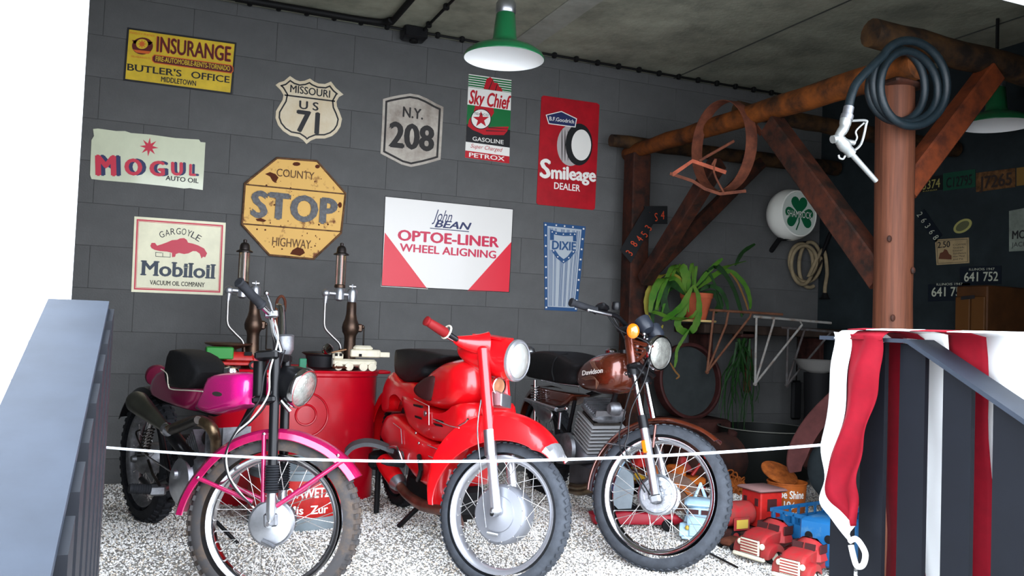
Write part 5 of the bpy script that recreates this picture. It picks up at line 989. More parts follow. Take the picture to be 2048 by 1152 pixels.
def pump(u, label, seen=True):
    y = DY+.02; du = u-700
    P = lambda a, b, o=0: onY(a+du-(a-700)*0, b+du*(.03), y-o)
    r = root('hand_oil_pump', P(700, 735), label, 'oil pump', 'hand oil pumps on the red drum')
    x0 = P(700, 700); a = lambda v: P(700, v)
    col = [(735, .042), (722, .040), (700, .036), (678, .034), (672, .036), (668, .040), (664, .048), (655, .052), (646, .046), (638, .036), (628, .030), (606, .028), (604, .024)]
    z0 = a(735).z; MB().lathe([(.06, -.02), (.06, 0)]+[(rr, a(v).z-z0) for v, rr in col], V((a(680).x, y, z0)), (0, 0, 1), 28).build('column', BRZ, r)
    cx0 = a(680).x; zt_ = a(604).z; zh = a(590).z
    mb = MB(); mb.lathe([(.027, zt_-zh-.0), (.03, -.02), (.03, .022), (.024, .035), (.008, .04)], V((cx0, y, zh)), (0, 0, 1), 24)
    gx = P(679, 590).x; hx0 = P(652, 590).x
    mb.tube([(cx0, y, zh), (hx0, y, zh+.006)], .015, 14); mb.lathe([(.012, -.05), (.028, -.04), (.03, .02), (.02, .035), (.012, .035)], V((gx, y, zh+.01)), (0, 0, 1), 24); mb.ell((hx0, y, zh+.004), (.026, .022, .026)); mb.tube([(hx0, y, zh), (hx0-.003, y, zh-.055)], [.018, .013], 12)
    hd = mb.build('pump_head', ALP, r); MB().tube([(cx0, y, zh+.03), (cx0, y, zh+.065)], .006, 8).build('valve_stem', ALP, hd); MB().box((cx0, y, zh+.052), (.045, .01, .012), bev=.003).build('valve_wing', ALP, hd)
    zg0 = zh+.04; zg1 = P(679, 510).z
    MB().lathe([(.033, 0), (.033, .015), (.028, .02)], V((gx, y, zg0)), (0, 0, 1), 22).build('glass_seat', BRZ, r)
    MB().lathe([(.028, .01), (.028, zg1-zg0)], V((gx, y, zg0)), (0, 0, 1), 22, cap=False).build('glass_cylinder', CLR, r)
    MB().tube([(gx+.004, y, zg0), (gx+.004, y, zg1)], .007, 10).build('inner_tube', COP, r); MB().tube([(gx-.027, y-.004, zg0), (gx-.027, y-.004, zg1)], .0035, 8).build('guard_rod', BRZ, r); MB().tube([(gx+.027, y-.004, zg0), (gx+.027, y-.004, zg1)], .0035, 8).build('guard_rod', BRZ, r)
    MB().lathe([(.046, 0), (.046, .006), (.03, .014), (.027, .04), (.02, .052), (.01, .056), (.011, .07), (.004, .074)], V((gx, y, zg1)), (0, 0, 1), 24).build('cap', mat('dark_cap', (48, 42, 40), .45, .7), r)
    sp = [(hx0-.003, y, zh-.05), (P(649, 630).x, y, P(649, 630).z), P(650, 655), P(664, 672), P(679, 688), P(682, 705)]
    MB().tube(smoothc(sp, 6), .0085, 10).build('spout_pipe', mat('polished_pipe', (160, 158, 156), .3, .9), r); MB().tube([P(681.5, 697), P(682.5, 718)], .012, 10).build('nozzle', BRZ, r)
    MB().tube([P(700, 655), P(727, 654)], .012, 10).build('crank_shaft', BRZ, r); MB().box(P(718, 656), (.04, .04, .05), bev=.008).build('crank_box', BRZ, r); MB().tube([P(728, 652), P(726, 705)], .005, 8).build('crank_rod', DSTEEL, r); MB().lathe([(.014, 0), (.014, .03)], P(726, 708), (1, 0, 0), 12).build('crank_grip', BRZ, r)
    return r
pump(700, 'tall brass hand oil pump with glass cylinder, standing right on the red drum')
pump(506, 'tall brass hand oil pump with glass cylinder, left one behind the pink motorcycle')
gg = onY(560, 720, DY); gr = root('grease_gun', gg, 'upright grey grease gun on the red drum behind the pink handlebar', 'grease gun')
MB().lathe([(.035, -.03), (.035, .12), (.03, .13), (.018, .14), (.014, .16), (.014, .24), (.018, .3), (.01, .32)], gg, (0, 0, 1), 22).build('barrel', mat('gun_grey', (88, 86, 84), .45, .7), gr)
MB().tube(smoothc([gg+V((-.03, 0, .2)), gg+V((-.035, 0, .33)), gg+V((-.01, 0, .37)), gg+V((.012, 0, .34)), gg+V((.012, 0, .28))], 4), .008, 8).build('hose', RUST, gr)
# things on the drum top
def on_drum(u, v, y): p = onY(u, v, y); p.z = zt+.006; return p
def OD(u, y): return on_drum(u, 735, y)
p = OD(436, DY-.05); d_ = root('metal_dish', p, 'shallow brown metal dish on a can, left end of the drum top', 'dish')
MB().lathe([(.04, 0), (.045, .10), (.09, .115), (.125, .125), (.13, .135), (.12, .133), (.08, .12), (.001, .115)], p+V((.05, 0, 0)), (0, 0, 1), 32, cap=False).build('bowl', mat('bronzed_dish', (120, 96, 78), .35, .8), d_)
# tinplate toy truck green/red
def TM(loc, rz, sc=1): return M.LocRotScale(V(loc), M.Rotation(rz, 3, 'Z').to_euler(), V((sc, sc, sc)))
def toy(name, loc, rz, label, cat='toy truck', group=None, sc=1):
    r = root(name, loc, label, cat, group, rz=rz); r.scale = (sc,)*3; RM[r.name] = M.LocRotScale(V(loc), M.Rotation(rz, 3, 'Z').to_euler(), V((sc, sc, sc))); return r, RM[r.name]
def back(p, d): q = V((p.x-CAM.x, p.y-CAM.y, 0)).normalized()*d; return p+q
def wheels(r, X, xs, hw, rad_, wd, m, hub=None):
    for x in xs:
        for s_ in (-1, 1):
            w_ = MB(X).lathe([(rad_*.6, -wd/2), (rad_*.95, -wd/2), (rad_, -wd/3), (rad_, wd/3), (rad_*.95, wd/2), (rad_*.6, wd/2)], (x, s_*hw, rad_), (0, 1, 0), 18).build('wheel', m, r)
            if hub: MB(X).lathe([(rad_*.55, -wd*.56), (rad_*.5, 0), (rad_*.55, wd*.56)], (x, s_*hw, rad_), (0, 1, 0), 14).build('hubcap', hub, w_)
WHL = mat('toy_wheel_black', (36, 34, 34), .6)
p = OD(470, DY-.22); r, X = toy('toy_dump_truck', p, 0, 'small red toy truck with green tipper box on the drum top')
TR = mat('toy_red', (168, 32, 28), .4, var=.08, scale=30); TG = mat('toy_green', (38, 128, 48), .45)
MB(X).box((0, 0, .03), (.28, .085, .02), bev=.004).build('chassis', TR, r); MB(X).box((.02, 0, .065), (.16, .085, .055), bev=.012, taper=(.85, .9)).build('cab', TR, r); MB(X).box((.115, 0, .055), (.06, .075, .035), bev=.008).build('bonnet', TR, r)
MB(X).box((-.085, 0, .085), (.14, .1, .065), bev=.005).build('tipper_box', TG, r); MB(X).box((.06, -.046, .085), (.04, .004, .02)).build('window', BLACKM, r)
wheels(r, X, (-.09, .09), .045, .024, .018, WHL, TR)
p = OD(645, DY-.05); d_ = root('black_pan', p, 'black round pan with brass rim, a gauge and spatula on the drum top', 'pan')
MB().lathe([(.07, 0), (.085, .01), (.10, .075), (.118, .085), (.118, .092), (.10, .09), (.08, .03), (.001, .02)], p, (0, 0, 1), 32, cap=False).build('pan_body', mat('black_enamel', (34, 36, 38), .4), d_)
MB().tube([p+V((cos(k*pi/16)*.118, sin(k*pi/16)*.118, .09)) for k in range(32)], .004, 8, closed=True).build('pan_rim', BRZ, d_)
p2 = OD(654, DY-.16)+V((0, 0, .115)); g_ = root('pressure_gauge', p2, 'small round chrome gauge leaning in the black pan', 'gauge'); MB().lathe([(.03, -.02), (.034, -.01), (.034, .01), (.028, .012)], p2, (.5, -.75, .35), 24).build('gauge_case', CHROME, g_); MB().lathe([(.028, .008), (.028, .011)], p2, (.5, -.75, .35), 24).build('gauge_face', mat('gauge_red', (128, 44, 36), .5), g_)
p2 = OD(672, DY-.2)+V((0, 0, .10)); MB().strip([p2+V((-.03, 0, -.0)), p2+V((.05, 0, .02))], [.02, .05], (0, 1, 0), .006).build('wooden_spatula', mat('pale_wood', (150, 112, 80), .7), label='flat wooden spatula lying across the black pan rim', cat='spatula')
p2 = OD(605, DY-.12)+V((0, 0, .03)); MB().box(p2, (.04, .03, .06), bev=.004).build('small_green_box', mat('jade_green', (60, 130, 100), .5), label='tiny jade green box beside the black pan', cat='box')
# white toy crane
p = OD(708, DY-.2); r, X = toy('toy_crane', p, rad(-8), 'cream white toy crane truck at the right end of the drum top', 'toy crane')
CW = mat('toy_cream', (222, 214, 190), .5, var=.05, scale=20)
MB(X).box((0, 0, .045), (.25, .08, .04), bev=.012).build('chassis', CW, r); MB(X).box((-.095, 0, .08), (.06, .075, .05), bev=.014).build('cab', CW, r); MB(X).box((.06, 0, .10), (.17, .07, .045), bev=.006).build('superstructure', CW, r)
MB(X).box((.045, 0, .13), (.11, .06, .03), bev=.012).build('crane_roof', CW, r); MB(X).box((.15, 0, .095), (.10, .03, .03), bev=.003).build('boom', CW, r)
for x in (-.105, -.08, .03): MB(X).box((x, -.0385, .09), (.016, .004, .016)).build('window', BLACKM, r)
wheels(r, X, (-.09, -.03, .05, .1), .04, .024, .016, CW)
for k in range(5): MB(X).box((-.125-.0, -.03+.015*k, .045), (.006, .006, .05)).build('grille_bar', DSTEEL, r)
p = OD(675, DY-.23); MB().tube([p+V((cos(k*.55)*.03+k*.001, sin(k*.55)*.02, .012+.012*abs(sin(k*1.3)))) for k in range(30)], .005, 6).build('rusty_chain', RUST, label='short rusty chain heaped beside the cream toy crane', cat='chain')
# grey tub with the red lettered band in front of the drum
tb_ = onZ(628, 1068, .05); tbc = V((tb_.x-.04, tb_.y+.20, .06)); tz = atd(600, 932, depth(tbc)).z
r = root('lettered_tub', tbc, 'round grey metal tub with a red lettered band, seen through the pink front wheel', 'tub')
h_ = tz-.06; RT = .255
MB().lathe([(RT-.01, -.01), (RT, .0), (RT, h_), (RT+.008, h_+.004), (RT+.008, h_+.016), (RT-.006, h_+.016), (RT-.006, h_-.1)], tbc, (0, 0, 1), 48).build('tub_wall', mat('zinc_grey', (120, 130, 134), .5, .3, var=.1, scale=5), r)
za, zb = atd(600, 1038, depth(tbc)-RT).z, atd(600, 965, depth(tbc)-RT).z
bn = MB().lathe([(RT+.002, za-.06), (RT+.003, za-.058), (RT+.003, zb-.06), (RT+.002, zb-.058)], tbc, (0, 0, 1), 48, cap=False).build('red_band', TR, r)
MB().lathe([(RT+.006, -.008), (RT+.008, .012)], tbc, (0, 0, 1), 48, cap=False).build('base_hoop', REDG, r)
vx = V((CAM.x-tbc.x, CAM.y-tbc.y, 0)).normalized(); a0 = math.atan2(vx.y, vx.x)
def wrap_text(txt, parent, c, R0, amid, width, z, h, m, bold=.03):
    vs_, fs_ = text_mesh(txt, bold=bold, thick=True); W_ = max(v.x for v in vs_); pts = []
    for v in vs_:
        th = amid+((v.x/W_-.5)*width)/R0; R1 = R0+v.z; pts.append(V((c.x+cos(th)*R1, c.y+sin(th)*R1, z+v.y/CAP*h)))
    return MB().add(pts, fs_).build('lettering', m, parent, smooth=False)
wrap_text('O AWETZ', r, tbc, RT+.005, a0+.15, .22, (za+zb)/2+.01, .045, WHP); wrap_text('Mis  Zur', r, tbc, RT+.005, a0+.15, .20, za+.02, .038, WHP)
# grey hoop between the red drum and the red motorcycle
p = atd(735, 925, 4.55); r = root('rubber_mudguard', V((p.x, p.y, ZG)), 'old grey curved mudguard piece standing between the drum and red motorcycle', 'mudguard')
pts = smoothc([atd(u, v, 4.5) for u, v in ((692, 905), (705, 892), (728, 885), (752, 887), (775, 895), (790, 900))], 5); MB().strip(pts, .10, (0.2, .95, .1), .02).build('curved_rim', mat('dull_grey_rubber', (84, 86, 88), .7, var=.1, scale=10), r)
MB().box(atd(757, 920, 4.6), (.10, .08, .10), bev=.02).build('block', BLACKM, r); MB().tube([atd(757, 930, 4.6), V((atd(757, 930, 4.6).x, atd(757, 930, 4.6).y, ZG))], .015, 8).build('foot', BLACKM, r)
# ------------------------------------------------------------ clutter on the right
def gz(u, v, z=.07): return onZ(u, v, z)
# round sieve / drum head leaning at the back
sc = onY(1378, 762, 5.35); r = root('sieve_hoop', V((sc.x, sc.y, ZG)), 'large round dark hoop with reddish rim leaning against the back wall', 'hoop')
axs = V((.05, -1, .12)).normalized(); RR = 75*depth(sc)/FPX
MB().lathe([(RR-.02, -.05), (RR, -.05), (RR+.004, .03), (RR-.008, .035), (RR-.02, .03), (RR-.02, -.05)], sc, axs, 56, cap=False).build('hoop_rim', mat('dark_red_brown', (58, 30, 28), .6, var=.2, scale=10), r)
MB().lathe([(RR-.02, -.02), (RR-.02, -.015)], sc, axs, 56).build('panel', mat('grey_canvas', (46, 50, 50), .8, var=.06, scale=14), r)
MB().box((sc.x+.02, sc.y-.02, (ZG+sc.z-RR)/2), (.5, .3, sc.z-RR-ZG+.02), bev=.02).build('wooden_crate', RUSTD, label='dark brown crate under the round hoop at the back', cat='crate')
# big rusty tank lying on the floor
p = gz(1515, 985, ZG); c0 = V((p.x, p.y+.35, ZG+.17)); r = root('rusty_tank', V((c0.x, c0.y, ZG)), 'dark rusty rounded tank lying behind the toys', 'tank')
MB().lathe([(.05, -.42), (.12, -.41), (.165, -.36), (.17, -.2), (.172, 0), (.17, .25), (.15, .33), (.06, .36)], c0, (.95, .3, .02), 32).build('tank_shell', mat('tank_rust', (74, 44, 36), .75, rgb2=(46, 34, 32), scale=7, bump=.2), r)
MB().lathe([(.02, .16), (.035, .17), (.035, .2), (.02, .205)], c0, (.1, -.3, 1), 16).build('filler_neck', RUSTD, r)
# dark wash boiler with a pale rim behind
p = onY(1530, 880, 4.95); r = root('black_boiler', V((p.x, p.y, ZG)), 'black round wash boiler with a pale rim in the dark corner', 'boiler')
hh = onY(1500, 866, 4.75).z-ZG; MB().lathe([(.27, 0), (.30, .05), (.32, hh), (.328, hh+.004), (.328, hh+.012), (.31, hh+.012), (.30, hh-.2)], V((p.x, p.y, ZG)), (0, 0, 1), 44).build('boiler_body', mat('boiler_black', (22, 24, 22), .5), r)
MB().tube([V((p.x+cos(k*pi/24)*.326, p.y+sin(k*pi/24)*.326, ZG+hh+.01)) for k in range(48)], .004, 6, closed=True).build('rim', mat('worn_rim', (100, 100, 92), .5), r)
# tools and castings on the shelf wall
for k, (u, v, h_, w_, lb, m) in enumerate(((1495, 740, .34, .06, 'rusty red iron bar hanging below the shelf', RUST), (1592, 800, .30, .09, 'black iron weight hanging in the dark below the shelf', BLACKM))):
    q = onY(u, v, 5.35); r = root('hanging_iron', q, lb, 'iron bar'); MB().box(q, (w_, .04, h_), bev=.015).build('bar', m, r); MB().tube([q+V((0, 0, h_/2-.01)), V((q.x, q.y, zs-.03))], .006, 6).build('wire', DSTEEL, r)
q = onY(1636, 735, 5.0); r = root('wash_basin', V((q.x, q.y, ZG)), 'pale grey round basin standing on a dark stand behind the flag', 'basin')
MB().lathe([(.06, 0), (.13, .03), (.17, .09), (.18, .095), (.165, .09), (.1, .03), (.001, .02)], V((q.x, q.y, q.z-.04)), (0, 0, 1), 30, cap=False).build('basin_bowl', mat('grey_enamel', (128, 126, 122), .5), r)
MB().lathe([(.13, 0), (.11, .05), (.09, .5), (.10, q.z-.04-ZG)], V((q.x, q.y, ZG)), (0, 0, 1), 24).build('stand', BLACKM, r)
# old pedal car / tractor wing with wheel behind the flag
p = gz(1640, 1010); r = root('old_tractor', V((p.x+.05, p.y, .06)), 'rusty brown mudguard and black tire of an old vehicle beside the flag', 'vehicle')
dd = 4.8; P = lambda u, v, o=0: atd(u, v, dd+o)
wc = P(1688, 975, .05); wn = V((-.8, -.6, 0)).normalized()
def lath(R_, w_): return [(R_*.62, -w_/2), (R_*.85, -w_/2), (R_*.97, -w_*.35), (R_, 0), (R_*.97, w_*.35), (R_*.85, w_/2), (R_*.62, w_/2)]
wc.z = .36; MB().lathe(lath(.2, .10), wc, wn, 44).build('tire', mat('old_black_tire', (30, 36, 38), .8, var=.1, scale=20), r)
pts = [P(1588+2, 944), P(1590, 925), P(1600, 893), P(1618, 860), P(1640, 832), P(1672, 800)]
MB().strip(smoothc(pts, 5), [.07+.05*min(1, i/8) for i in range(26)], (.75, -.1, -.35), .01).build('mudguard', mat('rosy_rust_paint', (82, 48, 46), .5, .1, var=.12, scale=8), r)
MB().box((wc.x+.2, wc.y+.25, .42), (.3, .4, .3), bev=.05).build('vehicle_body', RUSTD, r)
# shoe shine bucket
p = gz(1572, 1042); bc_ = back(V((p.x, p.y, .065)), .10); r = root('shoe_shine_bucket', bc_, 'orange rusty bucket lettered Shoe Shine behind the toys', 'bucket')
dB = depth(bc_); hb_ = atd(1560, 962, dB).z-.065; RBk = 38*dB/FPX
OB = mat('orange_bucket_paint', (176, 92, 34), .6, rgb2=(132, 66, 30), scale=8)
MB().lathe([(RBk*.86, 0), (RBk*.9, .004), (RBk, hb_*.96), (RBk*1.04, hb_*.97), (RBk*1.04, hb_), (RBk*.97, hb_), (RBk*.9, .06)], bc_, (0, 0, 1), 40).build('bucket_wall', OB, r)
MB().lathe([(RBk*.98, 0), (RBk*1.0, .008), (.001, .02)], bc_+V((0, .07, hb_+.03)), (.05, -.55, 1), 32).build('lid', ORUST, r)
vx = V((CAM.x-bc_.x, CAM.y-bc_.y, 0)); a0 = math.atan2(vx.y, vx.x)
wrap_text('Shoe Shine', r, bc_, RBk*.985, a0+.12, RBk*1.75, .065+hb_*.62, .042, WHP); wrap_text('10\u00a2', r, bc_, RBk*.965, a0+.1, RBk*.6, .065+hb_*.37, .036, WHP); wrap_text('PENNY', r, bc_, RBk*.945, a0+.05, RBk*1.0, .065+hb_*.1, .034, WHP)
# chain pile
p = gz(1500, 995); g = R_.Random(2); mb = MB()
for k in range(70):
    a_, rr = g.random()*6.28, g.random()**.6; c_ = V((p.x+.0+cos(a_)*rr*.13, p.y+.18+sin(a_)*rr*.13, .07+.13*(1-rr)*g.random()+.014)); ax_ = V((g.uniform(-1, 1), g.uniform(-1, 1), g.uniform(-1, 1))).normalized(); x_ = ax_.orthogonal().normalized(); y_ = ax_.cross(x_)
    mb.tube([c_+x_*cos(t*pi/6)*.026+y_*sin(t*pi/6)*.017 for t in range(12)], .0055, 5, closed=True)
mb.ell((p.x, p.y+.18, .07), (.10, .10, .09)); mb.build('chain_heap', ORUST, label='heap of orange rusty chain behind the red locomotive', cat='chain', kind='stuff')
# toys
TB = mat('toy_blue', (28, 92, 142), .45, rgb2=(92, 126, 140), scale=14, thresh=(.55, .8)); TLB = mat('toy_pale_blue', (176, 208, 226), .45, var=.04, scale=20); TRF = mat('toy_faded_red', (160, 36, 40), .5, rgb2=(122, 60, 54), scale=16); TCR = mat('toy_cream', (0, 0, 0)); YLA = mat('toy_yellow_label', (190, 160, 70), .5)
def toy_cab(X, r, m, m2, L_=.20, W_=.10, lamp=TCR):
    # rounded 1940s cab: bonnet, cabin, fenders, grille, lamps; front at +x
    cab = MB(X).box((0, 0, .085), (.085, W_*.85, .085), bev=.02, taper=(.78, .82)).build('cab', m, r)
    bo = MB(X).slab([(.02, 0, .035), (.02, 0, .10), (.06, 0, .098), (.10, 0, .088), (.118, 0, .07), (.12, 0, .035)], (0, 1, 0), W_*.34, p=3, smin=.8).build('bonnet', m, r)
    for s_ in (-1, 1):
        MB(X).slab(smoothc([V((.035, s_*W_*.40, .028)), V((.04, s_*W_*.40, .05)), V((.06, s_*W_*.40, .066)), V((.09, s_*W_*.40, .066)), V((.115, s_*W_*.40, .05)), V((.122, s_*W_*.40, .022)), V((.1, s_*W_*.40, .028)), V((.08, s_*W_*.40, .045)), V((.055, s_*W_*.40, .042))], 3, True), (0, 1, 0), W_*.14, p=3, smin=.8).build('fender', m, r)
        MB(X).ell((.118, s_*W_*.33, .058), (.009, .009, .010), seg=12, rings=8).build('headlamp', lamp, r)
        MB(X).box((0, s_*W_*.395, .10), (.045, .004, .028), bev=.0015).build('side_window', mat('toy_window', (60, 30, 30), .6), r)
    MB(X).box((.036, -W_*.17, .103), (.008, W_*.27, .028), R=M.Rotation(rad(-12), 3, 'Y')).build('windscreen', MC['toy_window'], r); MB(X).box((.036, W_*.17, .103), (.008, W_*.27, .028), R=M.Rotation(rad(-12), 3, 'Y')).build('windscreen', MC['toy_window'], r)
    gr_ = MB(X).box((.123, 0, .05), (.008, W_*.56, .05), bev=.003).build('grille', m2, r)
    for k in range(5): MB(X).box((.128, 0, .032+k*.009), (.003, W_*.5, .0035)).build('grille_bar', m, gr_)
    MB(X).box((.128, 0, .02), (.012, W_*.95, .014), bev=.004).build('bumper', m2, r)
Z0 = .03
def cabpose(u, v, lx, ly, z=.02):
    p = onZ(u, v, z); return V((p.x, p.y, z))
# red-cream truck with blue stake bed
p = back(onZ(1548, 1133, .0), .17); r, X = toy('toy_stake_truck', p, rad(-168), 'red toy truck with cream grille towing a blue stake bed', sc=1.5)
toy_cab(X, r, TRF, TCR, W_=.135); wheels(r, X, (.075, -.22), .052, .026, .02, WHL, TCR)
MB(X).box((-.12, 0, .04), (.26, .05, .018), bev=.004).build('chassis', TRF, r)
bx = MB(X).box((-.22, 0, .06), (.30, .15, .012), bev=.003).build('stake_bed', TB, r)
for s_ in (-1, 1):
    MB(X).box((-.22, s_*.074, .085), (.30, .006, .045)).build('bed_side', TB, r)
    for k in range(7): MB(X).box((-.36+k*.0467, s_*.074, .11), (.008, .006, .06)).build('stake', TB, r)
    MB(X).box((-.22, s_*.074, .138), (.30, .006, .012)).build('rail', TB, r)
for x in (-.37, -.07):
    MB(X).box((x, 0, .085), (.006, .15, .045)).build('bed_side', TB, r); MB(X).box((x, 0, .138), (.006, .15, .012)).build('rail', TB, r)
    for k in range(4): MB(X).box((x, -.06+.04*k, .11), (.006, .008, .06)).build('stake', TB, r)
# nearest red truck with blue van body
p = back(onZ(1617, 1168, .0), .12); r, X = toy('toy_van_truck', p, rad(-160), 'small faded red toy truck with blue box body, nearest the flag', sc=1.4)
toy_cab(X, r, TRF, TCR, W_=.125); wheels(r, X, (.075, -.15), .05, .024, .02, WHL, TCR)
MB(X).box((-.14, 0, .10), (.16, .15, .15), bev=.008, taper=(1, .94)).build('box_body', TB, r); MB(X).box((-.05, 0, .035), (.2, .05, .018)).build('chassis', TRF, r)
for q in ((-.03, 0),): pass
for y_ in (-.035, .035): MB(X).lathe([(.014, 0), (.014, .003)], (-.061, y_, .12), (1, 0, 0), 14).build('port_hole', BLACKM, r)
# red locomotive
p = onZ(1488, 1088, .02); lp_ = back(V((p.x, p.y, .02)), .13); r, X = toy('toy_locomotive', lp_, rad(-178), 'faded red toy locomotive with square cab in front of the orange bucket', 'toy locomotive', sc=1.12)
MB(X).box((0, 0, .04), (.34, .12, .03), bev=.006).build('frame', RUSTD, r); MB(X).lathe([(.045, 0), (.055, .01), (.058, .03), (.058, .18), (.05, .185)], (-.03, 0, .12), (1, 0, 0), 26).build('boiler', TRF, r)
MB(X).box((-.10, 0, .14), (.13, .14, .17), bev=.006).build('cab', mat('toy_red', (0, 0, 0)), r); MB(X).box((-.10, 0, .232), (.17, .17, .014), bev=.006).build('cab_roof', mat('dusty_red_grey', (138, 104, 100), .7), r)
for s_ in (-1, 1): MB(X).box((-.10, s_*.071, .165), (.055, .004, .055)).build('cab_window', MC['toy_window'], r); MB(X).box((.07, s_*.064, .085), (.09, .006, .06), bev=.002).build('label_panel', TRF, r); MB(X).box((.07, s_*.068, .085), (.065, .003, .04)).build('label', YLA, r)
MB(X).box((-.034, -.04, .175), (.004, .022, .035)).build('cab_window', MC['toy_window'], r); MB(X).box((-.034, .04, .175), (.004, .022, .035)).build('cab_window', MC['toy_window'], r)
MB(X).lathe([(.014, 0), (.012, .03), (.018, .045), (.014, .05)], (.12, 0, .17), (0, 0, 1), 16).build('funnel', TRF, r); wheels(r, X, (-.11, 0, .1), .055, .03, .014, BLACKM, TRF); MB(X).box((.19, 0, .04), (.05, .11, .04), bev=.01, taper=(.6, 1)).build('cow_catcher', RUST, r)
# small rusty roller at the wheel
p = onZ(1462, 1092, .02); r, X = toy('toy_roller', V((p.x, p.y, .01)), rad(-160), 'small dark red toy on the gravel beside the brown motorcycle wheel', 'toy')
MB(X).box((0, 0, .035), (.12, .07, .035), bev=.01).build('body', RUST, r); wheels(r, X, (-.04, .04), .035, .018, .014, BLACKM)
MB().tube([onZ(1420, 1107, .012), onZ(1475, 1135, .012)], .006, 8).build('iron_rod', DSTEEL, label='thin dark iron rod lying on the gravel by the brown motorcycle wheel', cat='rod')
# pale blue truck seen through the wheel
p = onZ(1398, 1082, .03); r, X = toy('toy_tow_truck', back(V((p.x, p.y, .03)), .1), rad(-125), 'pale blue toy truck seen through the spokes of the brown motorcycle', sc=1.25)
toy_cab(X, r, TLB, TLB, W_=.15, lamp=YLA); MB(X).box((-.12, 0, .05), (.24, .13, .04), bev=.01).build('bed', TLB, r); MB(X).box((-.03, 0, .135), (.12, .13, .03), bev=.012).build('cab_roof', TLB, r); wheels(r, X, (.075, -.15), .055, .032, .02, WHL, CHROME)
for s_ in (-1, 1): MB(X).tube([(-.2, s_*.05, .07), (-.12, 0, .2), (-.04, s_*.05, .07)], .006, 6).build('crane_frame', TLB, r)
# orange machine parts pile
p = onZ(1400, 1000, ZG); r = root('toy_excavator', V((p.x, p.y+.15, ZG-.01)), 'orange and red toy excavator seen through the brown motorcycle wheel', 'toy excavator'); X = M.Translation(V((p.x-.02, p.y+.15, ZG-.01)))
OT = mat('toy_orange', (206, 112, 40), .5, rgb2=(160, 76, 34), scale=16)
MB(X).box((0, 0, .10), (.26, .12, .05), bev=.01).build('body', OT, r); MB(X).box((-.02, 0, .06), (.28, .15, .03), bev=.01).build('deck', TR, r); MB(X).box((-.06, 0, .16), (.10, .10, .08), bev=.012).build('cab', OT, r); MB(X).box((.05, -.03, .03), (.05, .05, .05), bev=.006).build('bucket', OT, r)
for s_ in (-1, 1): MB(X).slab([(-.13, s_*.08, .0), (-.15, s_*.08, .03), (-.12, s_*.08, .055), (.10, s_*.08, .055), (.13, s_*.08, .03), (.11, s_*.08, .0)], (0, 1, 0), .018, p=4, smin=.9).build('track', RUSTD, r)
MB(X).tube([(.06, 0, .13), (.16, 0, .25), (.24, 0, .12)], .012, 8).build('boom', TR, r)
p = onZ(1290, 960, ZG); g = R_.Random(12)
for k, (u, v, dz, m, lb) in enumerate(((1282, 925, .22, TR, 'red tin toy piece behind the amber reflector'), (1300, 940, .18, OT, 'orange tin toy piece behind the fork slider'), (1272, 950, .12, mat('toy_yellow', (182, 140, 40), .5), 'yellow tin toy piece behind the brown wheel spokes'), (1365, 935, .2, TRF, 'faded red pointed toy piece above the grey disc'))):
    q = onY(u, v, 4.75); r = root('tin_toy', q, lb, 'toy'); MB().box(q, (.13, .10, .06), R=M.Rotation(g.uniform(-.6, .6), 3, 'Z'), bev=.012, taper=(.7, .8)).build('tin_body', m, r); MB().box(q+V((0, 0, .045)), (.06, .06, .05), bev=.01, taper=(.8, .8)).build('tin_cab', m, r)
    MB().box(V((q.x, q.y+.02, (ZG+q.z-.04)/2)), (.16, .12, q.z-.03-ZG), bev=.01).build('support_box', RUSTD, r)
# brown disc (old wheel) leaning behind the spokes
p = onY(1345, 1010, 4.25); r = root('rusty_disc_wheel', V((p.x, p.y, ZG)), 'rust brown disc wheel leaning behind the brown motorcycle front wheel', 'wheel')
nn = V((-.35, -.9, .25)).normalized(); Rd = 62*depth(p)/FPX; MB().lathe([(.02, -.02), (Rd*.5, -.015), (Rd*.6, -.03), (Rd*.93, -.025), (Rd, -.01), (Rd, .02), (Rd*.92, .03), (Rd*.62, .02), (Rd*.5, .025), (.03, .02), (.02, .04)], p, nn, 44).build('disc', mat('brown_disc', (112, 86, 72), .7, rgb2=(82, 58, 48), scale=10), r)
MB().lathe([(Rd*.70, .031), (Rd*.55, .034)], p, nn, 40, cap=False).build('orange_ring', ORUST, r)
# grey sheet
q = [onY(u, v, 4.0) for u, v in ((1222, 940), (1245, 932), (1266, 950), (1268, 975), (1262, 1022), (1236, 1018), (1218, 1000))]
MB().prism(q, (.02, .03, 0)).build('zinc_sheet', mat('zinc_sheet', (138, 148, 154), .45, .4, var=.08, scale=8), label='pale zinc sheet standing behind the left spokes of the brown motorcycle wheel', cat='metal sheet')
p = onZ(1280, 1058, .06); r, X = toy('toy_red_boat', V((p.x+.02, p.y+.05, .05)), rad(-15), 'long dark red toy wagon behind the lower spokes of the brown motorcycle', 'toy wagon')
MB(X).slab([(-.25, 0, .03), (-.27, 0, .08), (-.1, 0, .10), (.2, 0, .08), (.24, 0, .05), (.2, 0, .03)], (0, 1, 0), .06, p=3, smin=.8).build('wagon_body', mat('deep_red_toy', (150, 26, 40), .4), r); MB(X).box((0, 0, .105), (.28, .09, .01)).build('wagon_bed', BLACKM, r); wheels(r, X, (-.16, .14), .06, .032, .02, BLACKM)
